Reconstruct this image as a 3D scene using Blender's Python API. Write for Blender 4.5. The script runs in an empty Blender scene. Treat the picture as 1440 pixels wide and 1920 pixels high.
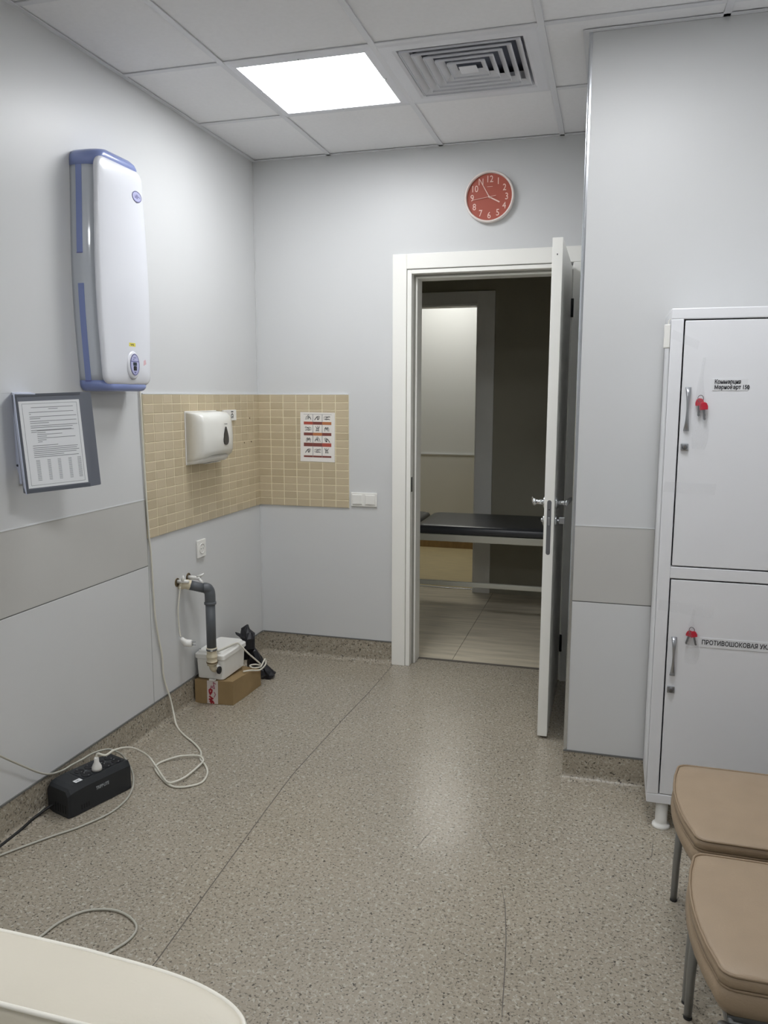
import bpy, bmesh, math, random
from mathutils import Vector, Matrix
random.seed(7)
S = bpy.context.scene
COL = S.collection

# ------------------------------------------------------------------ camera
F, PITCH, ROLL, YAW = 1486.9581, -0.14612, 0.0015, -0.27803
CAM = Vector((1.9286, -4.1557, 1.5002))
FWD = Vector((math.sin(YAW)*math.cos(PITCH), math.cos(YAW)*math.cos(PITCH), math.sin(PITCH)))
_r = Vector((math.cos(YAW), -math.sin(YAW), 0)); _u = _r.cross(FWD)
RGT = math.cos(ROLL)*_r + math.sin(ROLL)*_u
UPV = -math.sin(ROLL)*_r + math.cos(ROLL)*_u
cd = bpy.data.cameras.new('camera'); cam = bpy.data.objects.new('camera', cd); COL.objects.link(cam)
cd.sensor_fit = 'VERTICAL'; cd.sensor_height = 24.0; cd.lens = F/1920*24.0
cd.clip_start = 0.05
M = Matrix.Identity(4)
for i in range(3):
    M[i][0], M[i][1], M[i][2], M[i][3] = RGT[i], UPV[i], -FWD[i], CAM[i]
cam.matrix_world = M
S.camera = cam
# pixel (1440 x 1920 frame) to a point on a known plane
def ray(q): return FWD + RGT*((q[0]-720)/F) - UPV*((q[1]-960)/F)
def onX(q, x): d = ray(q); return CAM + d*((x-CAM.x)/d.x)
def onY(q, y): d = ray(q); return CAM + d*((y-CAM.y)/d.y)
def onZ(q, z): d = ray(q); return CAM + d*((z-CAM.z)/d.z)

# ------------------------------------------------------------------ world, exposure
W = bpy.data.worlds.new('world'); S.world = W; W.use_nodes = True
W.node_tree.nodes['Background'].inputs[0].default_value = (0.8, 0.85, 0.9, 1)
W.node_tree.nodes['Background'].inputs[1].default_value = 0.0
S.view_settings.view_transform = 'Standard'; S.view_settings.look = 'None'
S.view_settings.exposure = 0.22; S.view_settings.gamma = 1.0; S.view_settings.use_curve_mapping = False
PANEL_L = 18.0      # radiance of every ceiling light panel of this room

# ------------------------------------------------------------------ materials
def lin(c):
    return tuple(((v/255)/12.92 if v/255 <= .04045 else ((v/255+.055)/1.055)**2.4) for v in c) + (1,)
MATS = {}
def mat(name, rgb, rough=.5, metal=0.0, spec=.5, var=0.0, vscale=8, bump=0.0, bscale=200, coat=0.0, stretch=None):
    m = bpy.data.materials.new(name); m.use_nodes = True; nt = m.node_tree; b = nt.nodes['Principled BSDF']
    b.inputs['Base Color'].default_value = lin(rgb); b.inputs['Roughness'].default_value = rough
    b.inputs['Metallic'].default_value = metal; b.inputs['Specular IOR Level'].default_value = spec
    if coat: b.inputs['Coat Weight'].default_value = coat; b.inputs['Coat Roughness'].default_value = .08
    if var or bump:
        tc = nt.nodes.new('ShaderNodeTexCoord'); mp = nt.nodes.new('ShaderNodeMapping')
        nt.links.new(tc.outputs['Object'], mp.inputs[0])
        if stretch: mp.inputs['Scale'].default_value = stretch
    if var:
        n = nt.nodes.new('ShaderNodeTexNoise'); n.inputs['Scale'].default_value = vscale; n.inputs['Detail'].default_value = 5
        nt.links.new(mp.outputs[0], n.inputs[0])
        cr = nt.nodes.new('ShaderNodeValToRGB'); e = cr.color_ramp.elements
        c = lin(rgb); e[0].position = .3; e[1].position = .7
        e[0].color = tuple(v*(1-var) for v in c[:3])+(1,); e[1].color = tuple(min(1, v*(1+var)) for v in c[:3])+(1,)
        nt.links.new(n.outputs['Fac'], cr.inputs[0]); nt.links.new(cr.outputs[0], b.inputs['Base Color'])
    if bump:
        n2 = nt.nodes.new('ShaderNodeTexNoise'); n2.inputs['Scale'].default_value = bscale
        nt.links.new(mp.outputs[0], n2.inputs[0])
        bp = nt.nodes.new('ShaderNodeBump'); bp.inputs['Strength'].default_value = bump; bp.inputs['Distance'].default_value = .002
        nt.links.new(n2.outputs['Fac'], bp.inputs['Height']); nt.links.new(bp.outputs[0], b.inputs['Normal'])
    MATS[name] = m
    return m
def emit(name, rgb, s):
    m = bpy.data.materials.new(name); m.use_nodes = True; b = m.node_tree.nodes['Principled BSDF']
    b.inputs['Base Color'].default_value = (.9, .9, .9, 1)
    b.inputs['Emission Color'].default_value = lin(rgb); b.inputs['Emission Strength'].default_value = s
    MATS[name] = m; return m
def clear(name, rgb=(240, 242, 245), fac=.25, rough=.08):
    m = bpy.data.materials.new(name); m.use_nodes = True; nt = m.node_tree
    b = nt.nodes['Principled BSDF']; b.inputs['Base Color'].default_value = lin(rgb); b.inputs['Roughness'].default_value = rough
    t = nt.nodes.new('ShaderNodeBsdfTransparent'); mx = nt.nodes.new('ShaderNodeMixShader')
    n = nt.nodes.new('ShaderNodeTexNoise'); n.inputs['Scale'].default_value = 40
    mr = nt.nodes.new('ShaderNodeMath'); mr.operation = 'MULTIPLY'; mr.inputs[1].default_value = fac*2
    nt.links.new(n.outputs['Fac'], mr.inputs[0]); nt.links.new(mr.outputs[0], mx.inputs[0])
    nt.links.new(t.outputs[0], mx.inputs[1]); nt.links.new(b.outputs[0], mx.inputs[2])
    bp = nt.nodes.new('ShaderNodeBump'); bp.inputs['Strength'].default_value = .6; bp.inputs['Distance'].default_value = .01
    nt.links.new(n.outputs['Fac'], bp.inputs['Height']); nt.links.new(bp.outputs[0], b.inputs['Normal'])
    nt.links.new(mx.outputs[0], nt.nodes['Material Output'].inputs[0])
    MATS[name] = m; return m
def vinyl(name, base, rough, dark, light):
    """speckled sheet vinyl"""
    m = bpy.data.materials.new(name); m.use_nodes = True; nt = m.node_tree; b = nt.nodes['Principled BSDF']
    L = nt.links.new
    tc = nt.nodes.new('ShaderNodeTexCoord')
    def noise(sc, det, ro=.6):
        n = nt.nodes.new('ShaderNodeTexNoise'); n.inputs['Scale'].default_value = sc; n.inputs['Detail'].default_value = det
        n.inputs['Roughness'].default_value = ro; L(tc.outputs['Object'], n.inputs[0]); return n
    def ramp(src, p0, c0, p1, c1):
        r = nt.nodes.new('ShaderNodeValToRGB'); e = r.color_ramp.elements
        e[0].position, e[0].color, e[1].position, e[1].color = p0, c0, p1, c1
        L(src, r.inputs[0]); return r
    bl = lin(base)
    big = ramp(noise(1.3, 3).outputs['Fac'], .3, tuple(v*.9 for v in bl[:3])+(1,), .7, tuple(v*1.08 for v in bl[:3])+(1,))
    def mix(fac, a, col):
        x = nt.nodes.new('ShaderNodeMix'); x.data_type = 'RGBA'; L(fac, x.inputs[0]); L(a, x.inputs[6]); x.inputs[7].default_value = lin(col); return x
    f1 = ramp(noise(120, 1).outputs['Fac'], .55, (0, 0, 0, 1), .70, (.8, .8, .8, 1))
    m1 = mix(f1.outputs[0], big.outputs[0], dark)
    n3 = noise(100, 1); n3.inputs['Distortion'].default_value = .8
    f2 = ramp(n3.outputs['Fac'], .56, (0, 0, 0, 1), .68, (.7, .7, .7, 1))
    m2 = mix(f2.outputs[0], m1.outputs[2], light)
    f3 = ramp(noise(85, 1).outputs['Fac'], .66, (0, 0, 0, 1), .71, (.85, .85, .85, 1))
    m3 = mix(f3.outputs[0], m2.outputs[2], tuple(int(v*.6) for v in dark))
    f4 = ramp(noise(48, 3).outputs['Fac'], .5, (0, 0, 0, 1), .75, (.6, .6, .6, 1))
    m4 = mix(f4.outputs[0], m3.outputs[2], tuple(int(v*.9) for v in base))
    L(m4.outputs[2], b.inputs['Base Color'])
    rr = nt.nodes.new('ShaderNodeMapRange'); L(noise(6, 4).outputs['Fac'], rr.inputs[0])
    rr.inputs[3].default_value = rough-.05; rr.inputs[4].default_value = rough+.08; L(rr.outputs[0], b.inputs['Roughness'])
    b.inputs['Specular IOR Level'].default_value = .5
    bp = nt.nodes.new('ShaderNodeBump'); bp.inputs['Strength'].default_value = .06; bp.inputs['Distance'].default_value = .001
    L(noise(60, 3).outputs['Fac'], bp.inputs['Height']); L(bp.outputs[0], b.inputs['Normal'])
    MATS[name] = m; return m

vinyl('vinyl', (165, 156, 140), .225, (84, 78, 70), (198, 192, 179))
mat('weld', (98, 92, 84), .6)
mat('scuff', (92, 86, 80), .6)
mat('wall', (212, 213, 213), .38, spec=.4, var=.012, vscale=1.5)
mat('band', (196, 195, 191), .36, spec=.4, var=.02, vscale=3)
mat('seam_white', (225, 227, 228), .4)
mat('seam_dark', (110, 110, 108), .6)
mat('seam_soft', (168, 168, 166), .6)
mat('ceil_tile', (238, 238, 240), .9, spec=.2, var=.015, vscale=60, bump=.15, bscale=300)
mat('tbar', (222, 223, 227), .45)
mat('plenum', (120, 120, 122), .9)
mat('lamp_frame', (225, 226, 232), .35)
mat('vent_white', (226, 227, 232), .45)
mat('duct', (104, 108, 122), .7)
mat('tile_beige', (199, 184, 155), .22, var=.03, vscale=3)
mat('tile_beige_b', (192, 177, 148), .24, var=.03, vscale=3)
mat('grout', (232, 222, 192), .8)
mat('door_paint', (246, 245, 239), .38, var=.01, vscale=2)
mat('gasket', (148, 147, 140), .7)
mat('chrome', (215, 217, 220), .12, metal=1.0)
mat('satin_metal', (176, 178, 182), .32, metal=1.0)
mat('dull_metal', (120, 121, 124), .45, metal=.6)
mat('alu', (205, 208, 212), .22, metal=1.0)
mat('black', (26, 27, 29), .5)
mat('mortar', (96, 84, 62), .9, var=.2, vscale=90)
mat('white_plastic', (236, 235, 230), .32)
mat('cream_plastic', (214, 204, 178), .45)
mat('grey_pipe', (88, 92, 96), .42)
mat('rubber', (34, 34, 34), .7)
mat('brass', (120, 104, 78), .4, metal=.7)
mat('steril_grey', (192, 197, 204), .10, coat=.5)
mat('steril_white', (228, 230, 236), .28, coat=.2)
mat('steril_blue', (132, 146, 196), .30, coat=.3)
mat('purple', (112, 112, 168), .4)
mat('lilac', (190, 192, 226), .4)
mat('lcd', (60, 68, 78), .25)
mat('yellow', (226, 214, 96), .6)
mat('pink_tape', (226, 190, 196), .5)
mat('ink', (40, 40, 46), .7)
mat('ink_soft', (118, 120, 124), .7)
mat('paper', (232, 234, 236), .65)
mat('rack_grey', (110, 114, 124), .5)
mat('rack_dark', (84, 88, 96), .5)
mat('bracket', (206, 212, 232), .35)
mat('poster_white', (236, 232, 226), .55)
mat('band_red', (178, 82, 68), .6); mat('band_brown', (128, 70, 62), .6); mat('band_orange', (188, 120, 76), .6)
mat('clock_face', (168, 80, 62), .55)
mat('clock_num', (240, 205, 192), .45)
mat('clock_rim', (236, 226, 220), .35)
mat('dispenser', (232, 231, 224), .24, coat=.2)
mat('smoke_window', (46, 46, 46), .12)
mat('cardboard', (150, 126, 88), .8, var=.05, vscale=20)
mat('tape_white', (206, 196, 190), .4)
mat('tape_red', (178, 44, 56), .45); mat('tape_pink', (176, 110, 124), .45)
mat('bag_black', (24, 24, 30), .28, var=.2, vscale=30)
mat('ups', (36, 39, 43), .45, var=.05, vscale=30, bump=.1, bscale=400)
mat('ups_dark', (18, 18, 24), .6)
mat('logo_grey', (150, 156, 160), .4)
mat('cord_white', (222, 219, 206), .45)
mat('cord_grey', (186, 184, 172), .5)
mat('cord_black', (24, 24, 25), .5)
mat('cabinet', (236, 237, 240), .34, var=.008, vscale=2)
mat('key_red', (196, 42, 62), .35)
mat('label_paper', (230, 231, 233), .5)
mat('beige_leather', (160, 140, 116), .46, var=.04, vscale=14, bump=.25, bscale=260)
mat('beige_piping', (148, 128, 104), .5)
mat('leg_metal', (150, 151, 150), .38, metal=.8)
mat('cream_leather', (221, 214, 197), .42, var=.02, vscale=6, bump=.15, bscale=220)
mat('cream_piping', (242, 238, 226), .45)
mat('corr_wall', (168, 164, 146), .6, var=.02, vscale=2)
mat('corr_floor', (214, 204, 182), .22, var=.16, vscale=3.0, stretch=(1.0, 7.0, 1.0))
mat('joint', (120, 112, 100), .8)
mat('far_wall', (232, 234, 233), .5)
mat('far_band', (218, 217, 210), .5)
mat('far_floor', (206, 190, 148), .4, var=.10, vscale=6, stretch=(1, 6, 1))
mat('far_base', (146, 118, 76), .5, var=.15, vscale=8, stretch=(5, 1, 1))
mat('bench_vinyl', (62, 64, 68), .34, var=.05, vscale=6)
mat('bench_frame', (206, 204, 190), .4)
clear('clear_bag', fac=.09, rough=.03); clear('clear_tape', fac=.05)
emit('led', (250, 252, 255), PANEL_L); emit('led_far', (255, 253, 246), 11.0)

# ------------------------------------------------------------------ mesh helpers
OFF = {}
def link(name, me, m, parent=None, smooth=False):
    o = bpy.data.objects.new(name, me); COL.objects.link(o)
    if m is not None and len(me.materials) == 0: me.materials.append(MATS[m])
    if parent is not None:
        o.parent = parent; OFF[o.name] = OFF[parent.name]
    else: OFF[o.name] = Vector((0, 0, 0))
    if smooth:
        for p in me.polygons: p.use_smooth = True
    return o
def mk(name, vs, fs, m, parent=None, smooth=False):
    off = OFF[parent.name] if parent is not None else Vector((0, 0, 0))
    me = bpy.data.meshes.new(name); me.from_pydata([tuple(Vector(v)-off) for v in vs], [], fs); me.update()
    return link(name, me, m, parent, smooth)
def from_bm(name, bm, m, parent=None, smooth=False):
    off = OFF[parent.name] if parent is not None else Vector((0, 0, 0))
    bmesh.ops.recalc_face_normals(bm, faces=bm.faces)
    bmesh.ops.translate(bm, verts=bm.verts, vec=-off)
    me = bpy.data.meshes.new(name); bm.to_mesh(me); bm.free()
    return link(name, me, m, parent, smooth)
def root(name, loc, label, cat, group=None):
    o = bpy.data.objects.new(name, None); COL.objects.link(o); o.location = loc; o.empty_display_size = .05
    OFF[o.name] = Vector(loc); tag(o, label, cat, group); return o
def tag(o, label, cat, group=None):
    o['label'] = label; o['category'] = cat
    if group: o['group'] = group
    return o
def struct(o): o['kind'] = 'structure'; return o
def add_box(bm, lo, hi, mtx=None):
    v = [bm.verts.new(Vector((x, y, z))) for x in (lo[0], hi[0]) for y in (lo[1], hi[1]) for z in (lo[2], hi[2])]
    if mtx is not None:
        for q in v: q.co = mtx @ q.co
    for f in ((0, 1, 3, 2), (4, 6, 7, 5), (0, 4, 5, 1), (2, 3, 7, 6), (0, 2, 6, 4), (1, 5, 7, 3)):
        bm.faces.new([v[i] for i in f])
    return v
def box(name, lo, hi, m, parent=None, bev=0.0, seg=2, mtx=None, smooth=False):
    bm = bmesh.new(); lo2 = [min(a, b) for a, b in zip(lo, hi)]; hi2 = [max(a, b) for a, b in zip(lo, hi)]
    add_box(bm, lo2, hi2)
    if bev: bmesh.ops.bevel(bm, geom=list(bm.edges), offset=bev, segments=seg, affect='EDGES', profile=.5)
    if mtx is not None: bmesh.ops.transform(bm, matrix=mtx, verts=bm.verts)
    return from_bm(name, bm, m, parent, smooth)
def boxes(name, lst, m, parent=None, mtx=None):
    bm = bmesh.new()
    for lo, hi in lst: add_box(bm, [min(a, b) for a, b in zip(lo, hi)], [max(a, b) for a, b in zip(lo, hi)], mtx)
    return from_bm(name, bm, m, parent)
def prism(name, poly, mtx, d0, d1, m, parent=None, bev=0.0, smooth=False):
    """polygon (u,v) extruded along w from d0 to d1; mtx maps (u,v,w) to world"""
    bm = bmesh.new()
    a = [bm.verts.new((u, v, d0)) for u, v in poly]; b = [bm.verts.new((u, v, d1)) for u, v in poly]
    n = len(poly); bm.faces.new(a[::-1]); top = bm.faces.new(b)
    for i in range(n): bm.faces.new((a[i], a[(i+1) % n], b[(i+1) % n], b[i]))
    if bev:
        bmesh.ops.bevel(bm, geom=list(top.edges), offset=bev, segments=2, affect='EDGES', profile=.5)
    bmesh.ops.transform(bm, matrix=mtx, verts=bm.verts)
    return from_bm(name, bm, m, parent, smooth)
def loft(name, rings, m, parent=None, smooth=True, cap=True):
    n = len(rings[0]); vs = [v for r in rings for v in r]; fs = []
    for k in range(len(rings)-1):
        for i in range(n):
            j = (i+1) % n; fs.append((k*n+i, k*n+j, (k+1)*n+j, (k+1)*n+i))
    bm = bmesh.new(); bv = [bm.verts.new(Vector(v)) for v in vs]
    for f in fs: bm.faces.new([bv[i] for i in f])
    if cap:
        bm.faces.new([bv[i] for i in range(n)][::-1]); bm.faces.new([bv[(len(rings)-1)*n+i] for i in range(n)])
    return from_bm(name, bm, m, parent, smooth)
def spline(pts, sub=6):
    pts = [Vector(p) for p in pts]; out = []
    for i in range(len(pts)-1):
        p0 = pts[max(0, i-1)]; p1 = pts[i]; p2 = pts[i+1]; p3 = pts[min(len(pts)-1, i+2)]
        for k in range(sub):
            t = k/sub
            out.append(.5*((2*p1)+(p2-p0)*t+(2*p0-5*p1+4*p2-p3)*t*t+(3*p1-p0-3*p2+p3)*t**3))
    out.append(pts[-1]); return out
def tube(name, pts, r, m, parent=None, n=8, closed=False, caps=True):
    pts = [Vector(p) for p in pts]; rr = r if isinstance(r, (list, tuple)) else [r]*len(pts)
    rings = []; prev = None
    N = len(pts)
    for i, p in enumerate(pts):
        if closed: d = pts[(i+1) % N]-pts[i-1]
        else: d = pts[min(i+1, N-1)]-pts[max(i-1, 0)]
        if d.length < 1e-9: d = Vector((0, 0, 1))
        d.normalize()
        if prev is None:
            a = Vector((0, 0, 1)) if abs(d.z) < .9 else Vector((1, 0, 0)); u = d.cross(a).normalized()
        else: u = (prev - d*prev.dot(d)).normalized()
        prev = u; w = d.cross(u)
        rings.append([p + (u*math.cos(2*math.pi*k/n)+w*math.sin(2*math.pi*k/n))*rr[i] for k in range(n)])
    if closed: rings.append(rings[0])
    return loft(name, rings, m, parent, True, caps and not closed)
def lathe(name, prof, mtx, m, parent=None, n=32, smooth=True):
    """profile (r, h) revolved about local z"""
    rings = [[mtx @ Vector((r*math.cos(2*math.pi*k/n), r*math.sin(2*math.pi*k/n), h)) for k in range(n)] for r, h in prof]
    o = loft(name, rings, m, parent, smooth, True)
    return o
def frame_mtx(origin, u, v):
    u = Vector(u).normalized(); v = Vector(v); v = (v-u*v.dot(u)).normalized(); w = u.cross(v)
    X = Matrix.Identity(4)
    for i in range(3): X[i][0], X[i][1], X[i][2], X[i][3] = u[i], v[i], w[i], origin[i]
    return X
def rrect(w, h, r, seg=5, cx=0, cy=0):
    out = []
    for sx, sy, a0 in ((1, 1, 0), (-1, 1, 90), (-1, -1, 180), (1, -1, 270)):
        for k in range(seg+1):
            a = math.radians(a0+90*k/seg)
            out.append((cx+sx*(w/2-r)+r*math.cos(a), cy+sy*(h/2-r)+r*math.sin(a)))
    return out
def ellipse(rx, ry, n=28, cx=0, cy=0): return [(cx+rx*math.cos(2*math.pi*k/n), cy+ry*math.sin(2*math.pi*k/n)) for k in range(n)]
def text(name, s, size, mtx, m, parent, depth=.0004, bold=0.0, align='LEFT', sx=1.0):
    cu = bpy.data.curves.new(name, 'FONT'); cu.body = s; cu.size = size; cu.extrude = depth; cu.offset = bold; cu.align_x = align
    cu.resolution_u = 3
    to = bpy.data.objects.new(name, cu); COL.objects.link(to)
    dg = bpy.context.evaluated_depsgraph_get(); dg.update()
    me = bpy.data.meshes.new_from_object(to.evaluated_get(dg)); bpy.data.objects.remove(to); bpy.data.curves.remove(cu)
    off = OFF[parent.name]
    me.transform(Matrix.Translation(-off) @ mtx @ Matrix.Scale(sx, 4, (1, 0, 0)))
    me.materials.clear(); me.name = name
    return link(name, me, m, parent)
def strokes(name, lines, w, mtx, m, parent, h=.0003):
    """flat printed line drawing: list of (u,v) polylines turned into thin ribbons"""
    bm = bmesh.new()
    for ln in lines:
        for (a, b) in zip(ln[:-1], ln[1:]):
            d = Vector((b[0]-a[0], b[1]-a[1]))
            if d.length < 1e-7: continue
            d.normalize(); q = Vector((-d.y, d.x))*w/2; e = d*w*.3
            vs = [bm.verts.new(mtx @ Vector((p.x, p.y, h))) for p in (Vector(a)-q-e, Vector(b)-q+e, Vector(b)+q+e, Vector(a)+q-e)]
            bm.faces.new(vs)
    off = OFF[parent.name]; bmesh.ops.translate(bm, verts=bm.verts, vec=-off)
    me = bpy.data.meshes.new(name); bm.to_mesh(me); bm.free()
    o = link(name, me, m, parent); o['kind'] = 'stuff'; return o

ML = lambda x, y, z: frame_mtx((x, y, z), (0, 1, 0), (0, 0, 1))       # on the left wall: u = +y, v = up, w = +x
MB = lambda x, y, z: frame_mtx((x, y, z), (1, 0, 0), (0, 0, 1))       # facing the camera: u = +x, v = up, w = -y

# ------------------------------------------------------------------ room dimensions
H = 2.748; XR = 2.86; YR = -5.2
PX, PY = 1.797, -1.105            # pillar corner
D0, D1, DT = .890, 1.711, 2.135   # door opening in the back wall
WT = .14

# floor
floor = struct(mk('floor', [(-.02, YR, -.06), (XR, YR, -.06), (XR, WT, -.06), (-.02, WT, -.06), (-.02, YR, -.004), (XR, YR, -.004), (XR, WT, -.004), (-.02, WT, -.004)],
           [(0, 3, 2, 1), (4, 5, 6, 7), (0, 1, 5, 4), (1, 2, 6, 5), (2, 3, 7, 6), (3, 0, 4, 7)], 'vinyl'))
seam = [(.806, WT), (.800, -.05), (.793, -.47), (.776, -.83), (.765, -1.15), (.760, -1.40), (.772, -1.67), (.787, -1.95), (.815, -2.46), (.83, -3.4), (.84, YR)]
def sheet(name, left, right):
    n = len(left); vs = [(x, y, 0) for x, y in left]+[(x, y, 0) for x, y in right]+[(x, y, -.004) for x, y in left]+[(x, y, -.004) for x, y in right]
    fs = []
    for i in range(n-1):
        fs.append((i, i+1, n+i+1, n+i)); fs.append((i, 2*n+i, 2*n+i+1, i+1)); fs.append((n+i, n+i+1, 3*n+i+1, 3*n+i))
    return mk(name, vs, fs, 'vinyl', floor)
g = .0019
sheet('vinyl_sheet', [(-.02, y) for x, y in seam], [(x-g, y) for x, y in seam])
sheet('vinyl_sheet', [(x+g, y) for x, y in seam], [(XR, y) for x, y in seam])
mk('weld_seam', [(x+s*g*1.1, y, -.0004) for x, y in seam for s in (-1, 1)], [(2*i, 2*i+1, 2*i+3, 2*i+2) for i in range(len(seam)-1)], 'weld', floor)
def floor_mark(pix, w=.0025):
    p = [onZ(q, .0004) for q in pix]; vs = []
    for i, a in enumerate(p):
        d = (p[min(i+1, len(p)-1)]-p[max(0, i-1)]); d.z = 0; d.normalize(); nn = Vector((-d.y, d.x, 0))*w*(.5 if 0 < i < len(p)-1 else .15)
        vs += [a-nn, a+nn]
    mk('scuff_mark', vs, [(2*i, 2*i+1, 2*i+3, 2*i+2) for i in range(len(p)-1)], 'scuff', floor)
for mk_ in ([(812, 1555), (795, 1572), (780, 1592)], [(893, 1556), (915, 1578), (930, 1602)], [(940, 1660), (947, 1698), (949, 1760), (946, 1830), (942, 1886), (941, 1915)],
            [(935, 1780), (975, 1763)], [(1092, 1697), (1097, 1723)], [(1190, 1683), (1183, 1702)], [(1040, 1455), (1010, 1470)], [(1160, 1498), (1152, 1516)],
            [(1225, 1570), (1222, 1605), (1216, 1612)]):
    floor_mark(mk_)

# walls (the setting)
TL = -1.1625; TT, TB = 1.503, .8798; BT, BB = 1.0535, .7584; TR = .5413
wall_left = struct(box('wall_left', (-.12, YR, 0), (-.004, WT, H+.02), 'wall'))
def panel(name, lo, hi, m, parent): return box(name, lo, hi, m, parent, bev=.0008, seg=1)
panel('wall_panel', (-.004, YR, BT+.003), (0, TL-.002, TT+.002), 'wall', wall_left)
box('wall_panel', (-.004, YR, TT+.002), (0, 0, H), 'wall', wall_left)
panel('band_panel', (-.004, YR, BB+.002), (0, TL-.002, BT-.003), 'band', wall_left)
panel('wall_panel', (-.004, YR, 0), (0, TL-.002, BB-.002), 'wall', wall_left)
box('wall_panel', (-.004, TL+.002, 0), (0, 0, TT+.002), 'wall', wall_left)
box('joint_strip', (-.003, YR, BT-.003), (.0015, TL-.002, BT+.003), 'seam_white', wall_left)
box('joint_strip', (-.004, YR, BB-.002), (-.001, TL-.002, BB+.002), 'seam_dark', wall_left)  # dark colour stands in for the shade in the gap under the band
box('joint_strip', (-.004, TL-.002, 0), (-.0015, TL+.002, TT), 'seam_soft', wall_left)
wall_back = struct(boxes('wall_back', [((0, 0, 0), (D0, WT, H+.02)), ((D1, 0, 0), (PX+.05, WT, H+.02)), ((D0, 0, DT), (D1, WT, H+.02))], 'wall'))
box('corner_bead', (0, -.006, .12), (.006, 0, TB-.004), 'wall', wall_back, bev=.002)
box('corner_bead', (0, -.006, TT+.004), (.006, 0, H), 'wall', wall_back, bev=.002)
wall_right = struct(box('wall_right', (XR, YR, 0), (XR+.12, WT, H+.02), 'wall'))
wall_rear = struct(box('wall_rear', (-.12, YR-.12, 0), (XR+.12, YR, H+.02), 'wall'))
pillar = struct(box('wall_pillar', (PX+.004, PY+.004, 0), (XR, 0, H+.02), 'wall'))
PBT, PBB = 1.0157, .7195
panel('wall_panel', (PX+.012, PY, PBT+.003), (XR, PY+.004, H), 'wall', pillar)
panel('band_panel', (PX+.012, PY, PBB+.002), (XR, PY+.004, PBT-.003), 'band', pillar)
panel('wall_panel', (PX+.012, PY, 0), (XR, PY+.004, PBB-.002), 'wall', pillar)
box('joint_strip', (PX+.012, PY-.0015, PBT-.003), (XR, PY+.003, PBT+.003), 'seam_white', pillar)
box('joint_strip', (PX+.012, PY+.001, PBB-.002), (XR, PY+.004, PBB+.002), 'seam_dark', pillar)  # gap below the pillar band, its shade painted as a dark strip
# rounded aluminium corner strip
arc = [(PX+.004-.006*math.cos(math.radians(a))+.006, PY+.004-.006*math.sin(math.radians(a))+.004) for a in range(0, 91, 15)]
poly = [(PX+.004, PY+.03), (PX, PY+.03)]+[(PX+.008-.008*math.cos(math.radians(a)), PY+.006-.008*math.sin(math.radians(a))) for a in range(0, 91, 10)]+[(PX+.014, PY-.002), (PX+.014, PY+.004), (PX+.004, PY+.004)]
prism('corner_strip', poly, Matrix.Identity(4), .118, H, 'alu', pillar)

# mosaic tiles, each a piece of its wall
def tile_mesh():
    bm = bmesh.new(); w, h, t = .0773-.0042, .04155-.0036, .0055
    add_box(bm, (-w/2, -h/2, 0), (w/2, h/2, t))
    top = [f for f in bm.faces if f.calc_center_median().z > t*.9][0]
    bmesh.ops.bevel(bm, geom=list(top.edges), offset=.0012, segments=1, affect='EDGES')
    bmesh.ops.recalc_face_normals(bm, faces=bm.faces)
    me = bpy.data.meshes.new('mosaic_tile'); bm.to_mesh(me); bm.free(); return me
tm = [tile_mesh(), tile_mesh()]
tm[0].materials.append(MATS['tile_beige']); tm[1].materials.append(MATS['tile_beige_b'])
box('grout_bed', (0, TL, TB), (.0075, 0, TT), 'grout', wall_left)
box('grout_bed', (.0075, -.0075, TB), (TR, 0, TT), 'grout', wall_back)
box('edge_strip', (0, TL, TT), (.009, 0, TT+.005), 'seam_white', wall_left)
box('edge_strip', (.009, -.009, TT), (TR, 0, TT+.005), 'seam_white', wall_back)
rowh = (TT-TB)/15
for r in range(15):
    z = TT-rowh*(r+.5)
    for c in range(15):
        o = link('mosaic_tile', tm[random.random() < .35], None, wall_left); o.matrix_local = ML(.0035, TL+(c+.5)*(-TL/15), z)
    for c in range(7):
        o = link('mosaic_tile', tm[random.random() < .35], None, wall_back); o.matrix_local = MB((c+.5)*(TR/7)+.002, -.0035, z)
for q in ((468, 784), (458, 830), (471, 828)):
    p = onX(q, .009); lathe('screw_anchor', [(.004, 0), (.004, .002), (.002, .003)], ML(p.x, p.y, p.z), 'brass', wall_left, n=10)

# cove skirting, curved foot
def cove(name, a, b, nrm, h, m='vinyl'):
    a, b, nrm = Vector(a), Vector(b), Vector(nrm)
    R = .022; prof = [(0, h+.001), (.003, h), (.0035, R+.004)]+[(.0035+R-R*math.cos(math.radians(t)), .004+R-R*math.sin(math.radians(t))) for t in range(0, 91, 15)]+[(.0035+R+.012, .0006), (0, .0006)]
    rings = [[p+nrm*u+Vector((0, 0, v)) for u, v in prof] for p in (a, b)]
    o = struct(loft(name, rings, m, None, False))
    top = box('skirting_cap', (min(a.x, b.x)-.0, min(a.y, b.y), h-.003), (max(a.x, b.x)+abs(nrm.x)*.005, max(a.y, b.y), h+.003), 'seam_dark', o) if nrm.x > 0 else None
    if nrm.y < 0: box('skirting_cap', (min(a.x, b.x), a.y-.005, h-.003), (max(a.x, b.x), a.y, h+.003), 'seam_dark', o)
    return o
cove('baseboard_left', (0, YR, 0), (0, 0, 0), (1, 0, 0), .127)
cove('baseboard_back', (0, 0, 0), (.79, 0, 0), (0, -1, 0), .127)
cove('baseboard_pillar', (PX, PY, 0), (XR, PY, 0), (0, -1, 0), .113)
cove('baseboard_right', (XR, PY, 0), (XR, YR, 0), (-1, 0, 0), .113)

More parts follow.
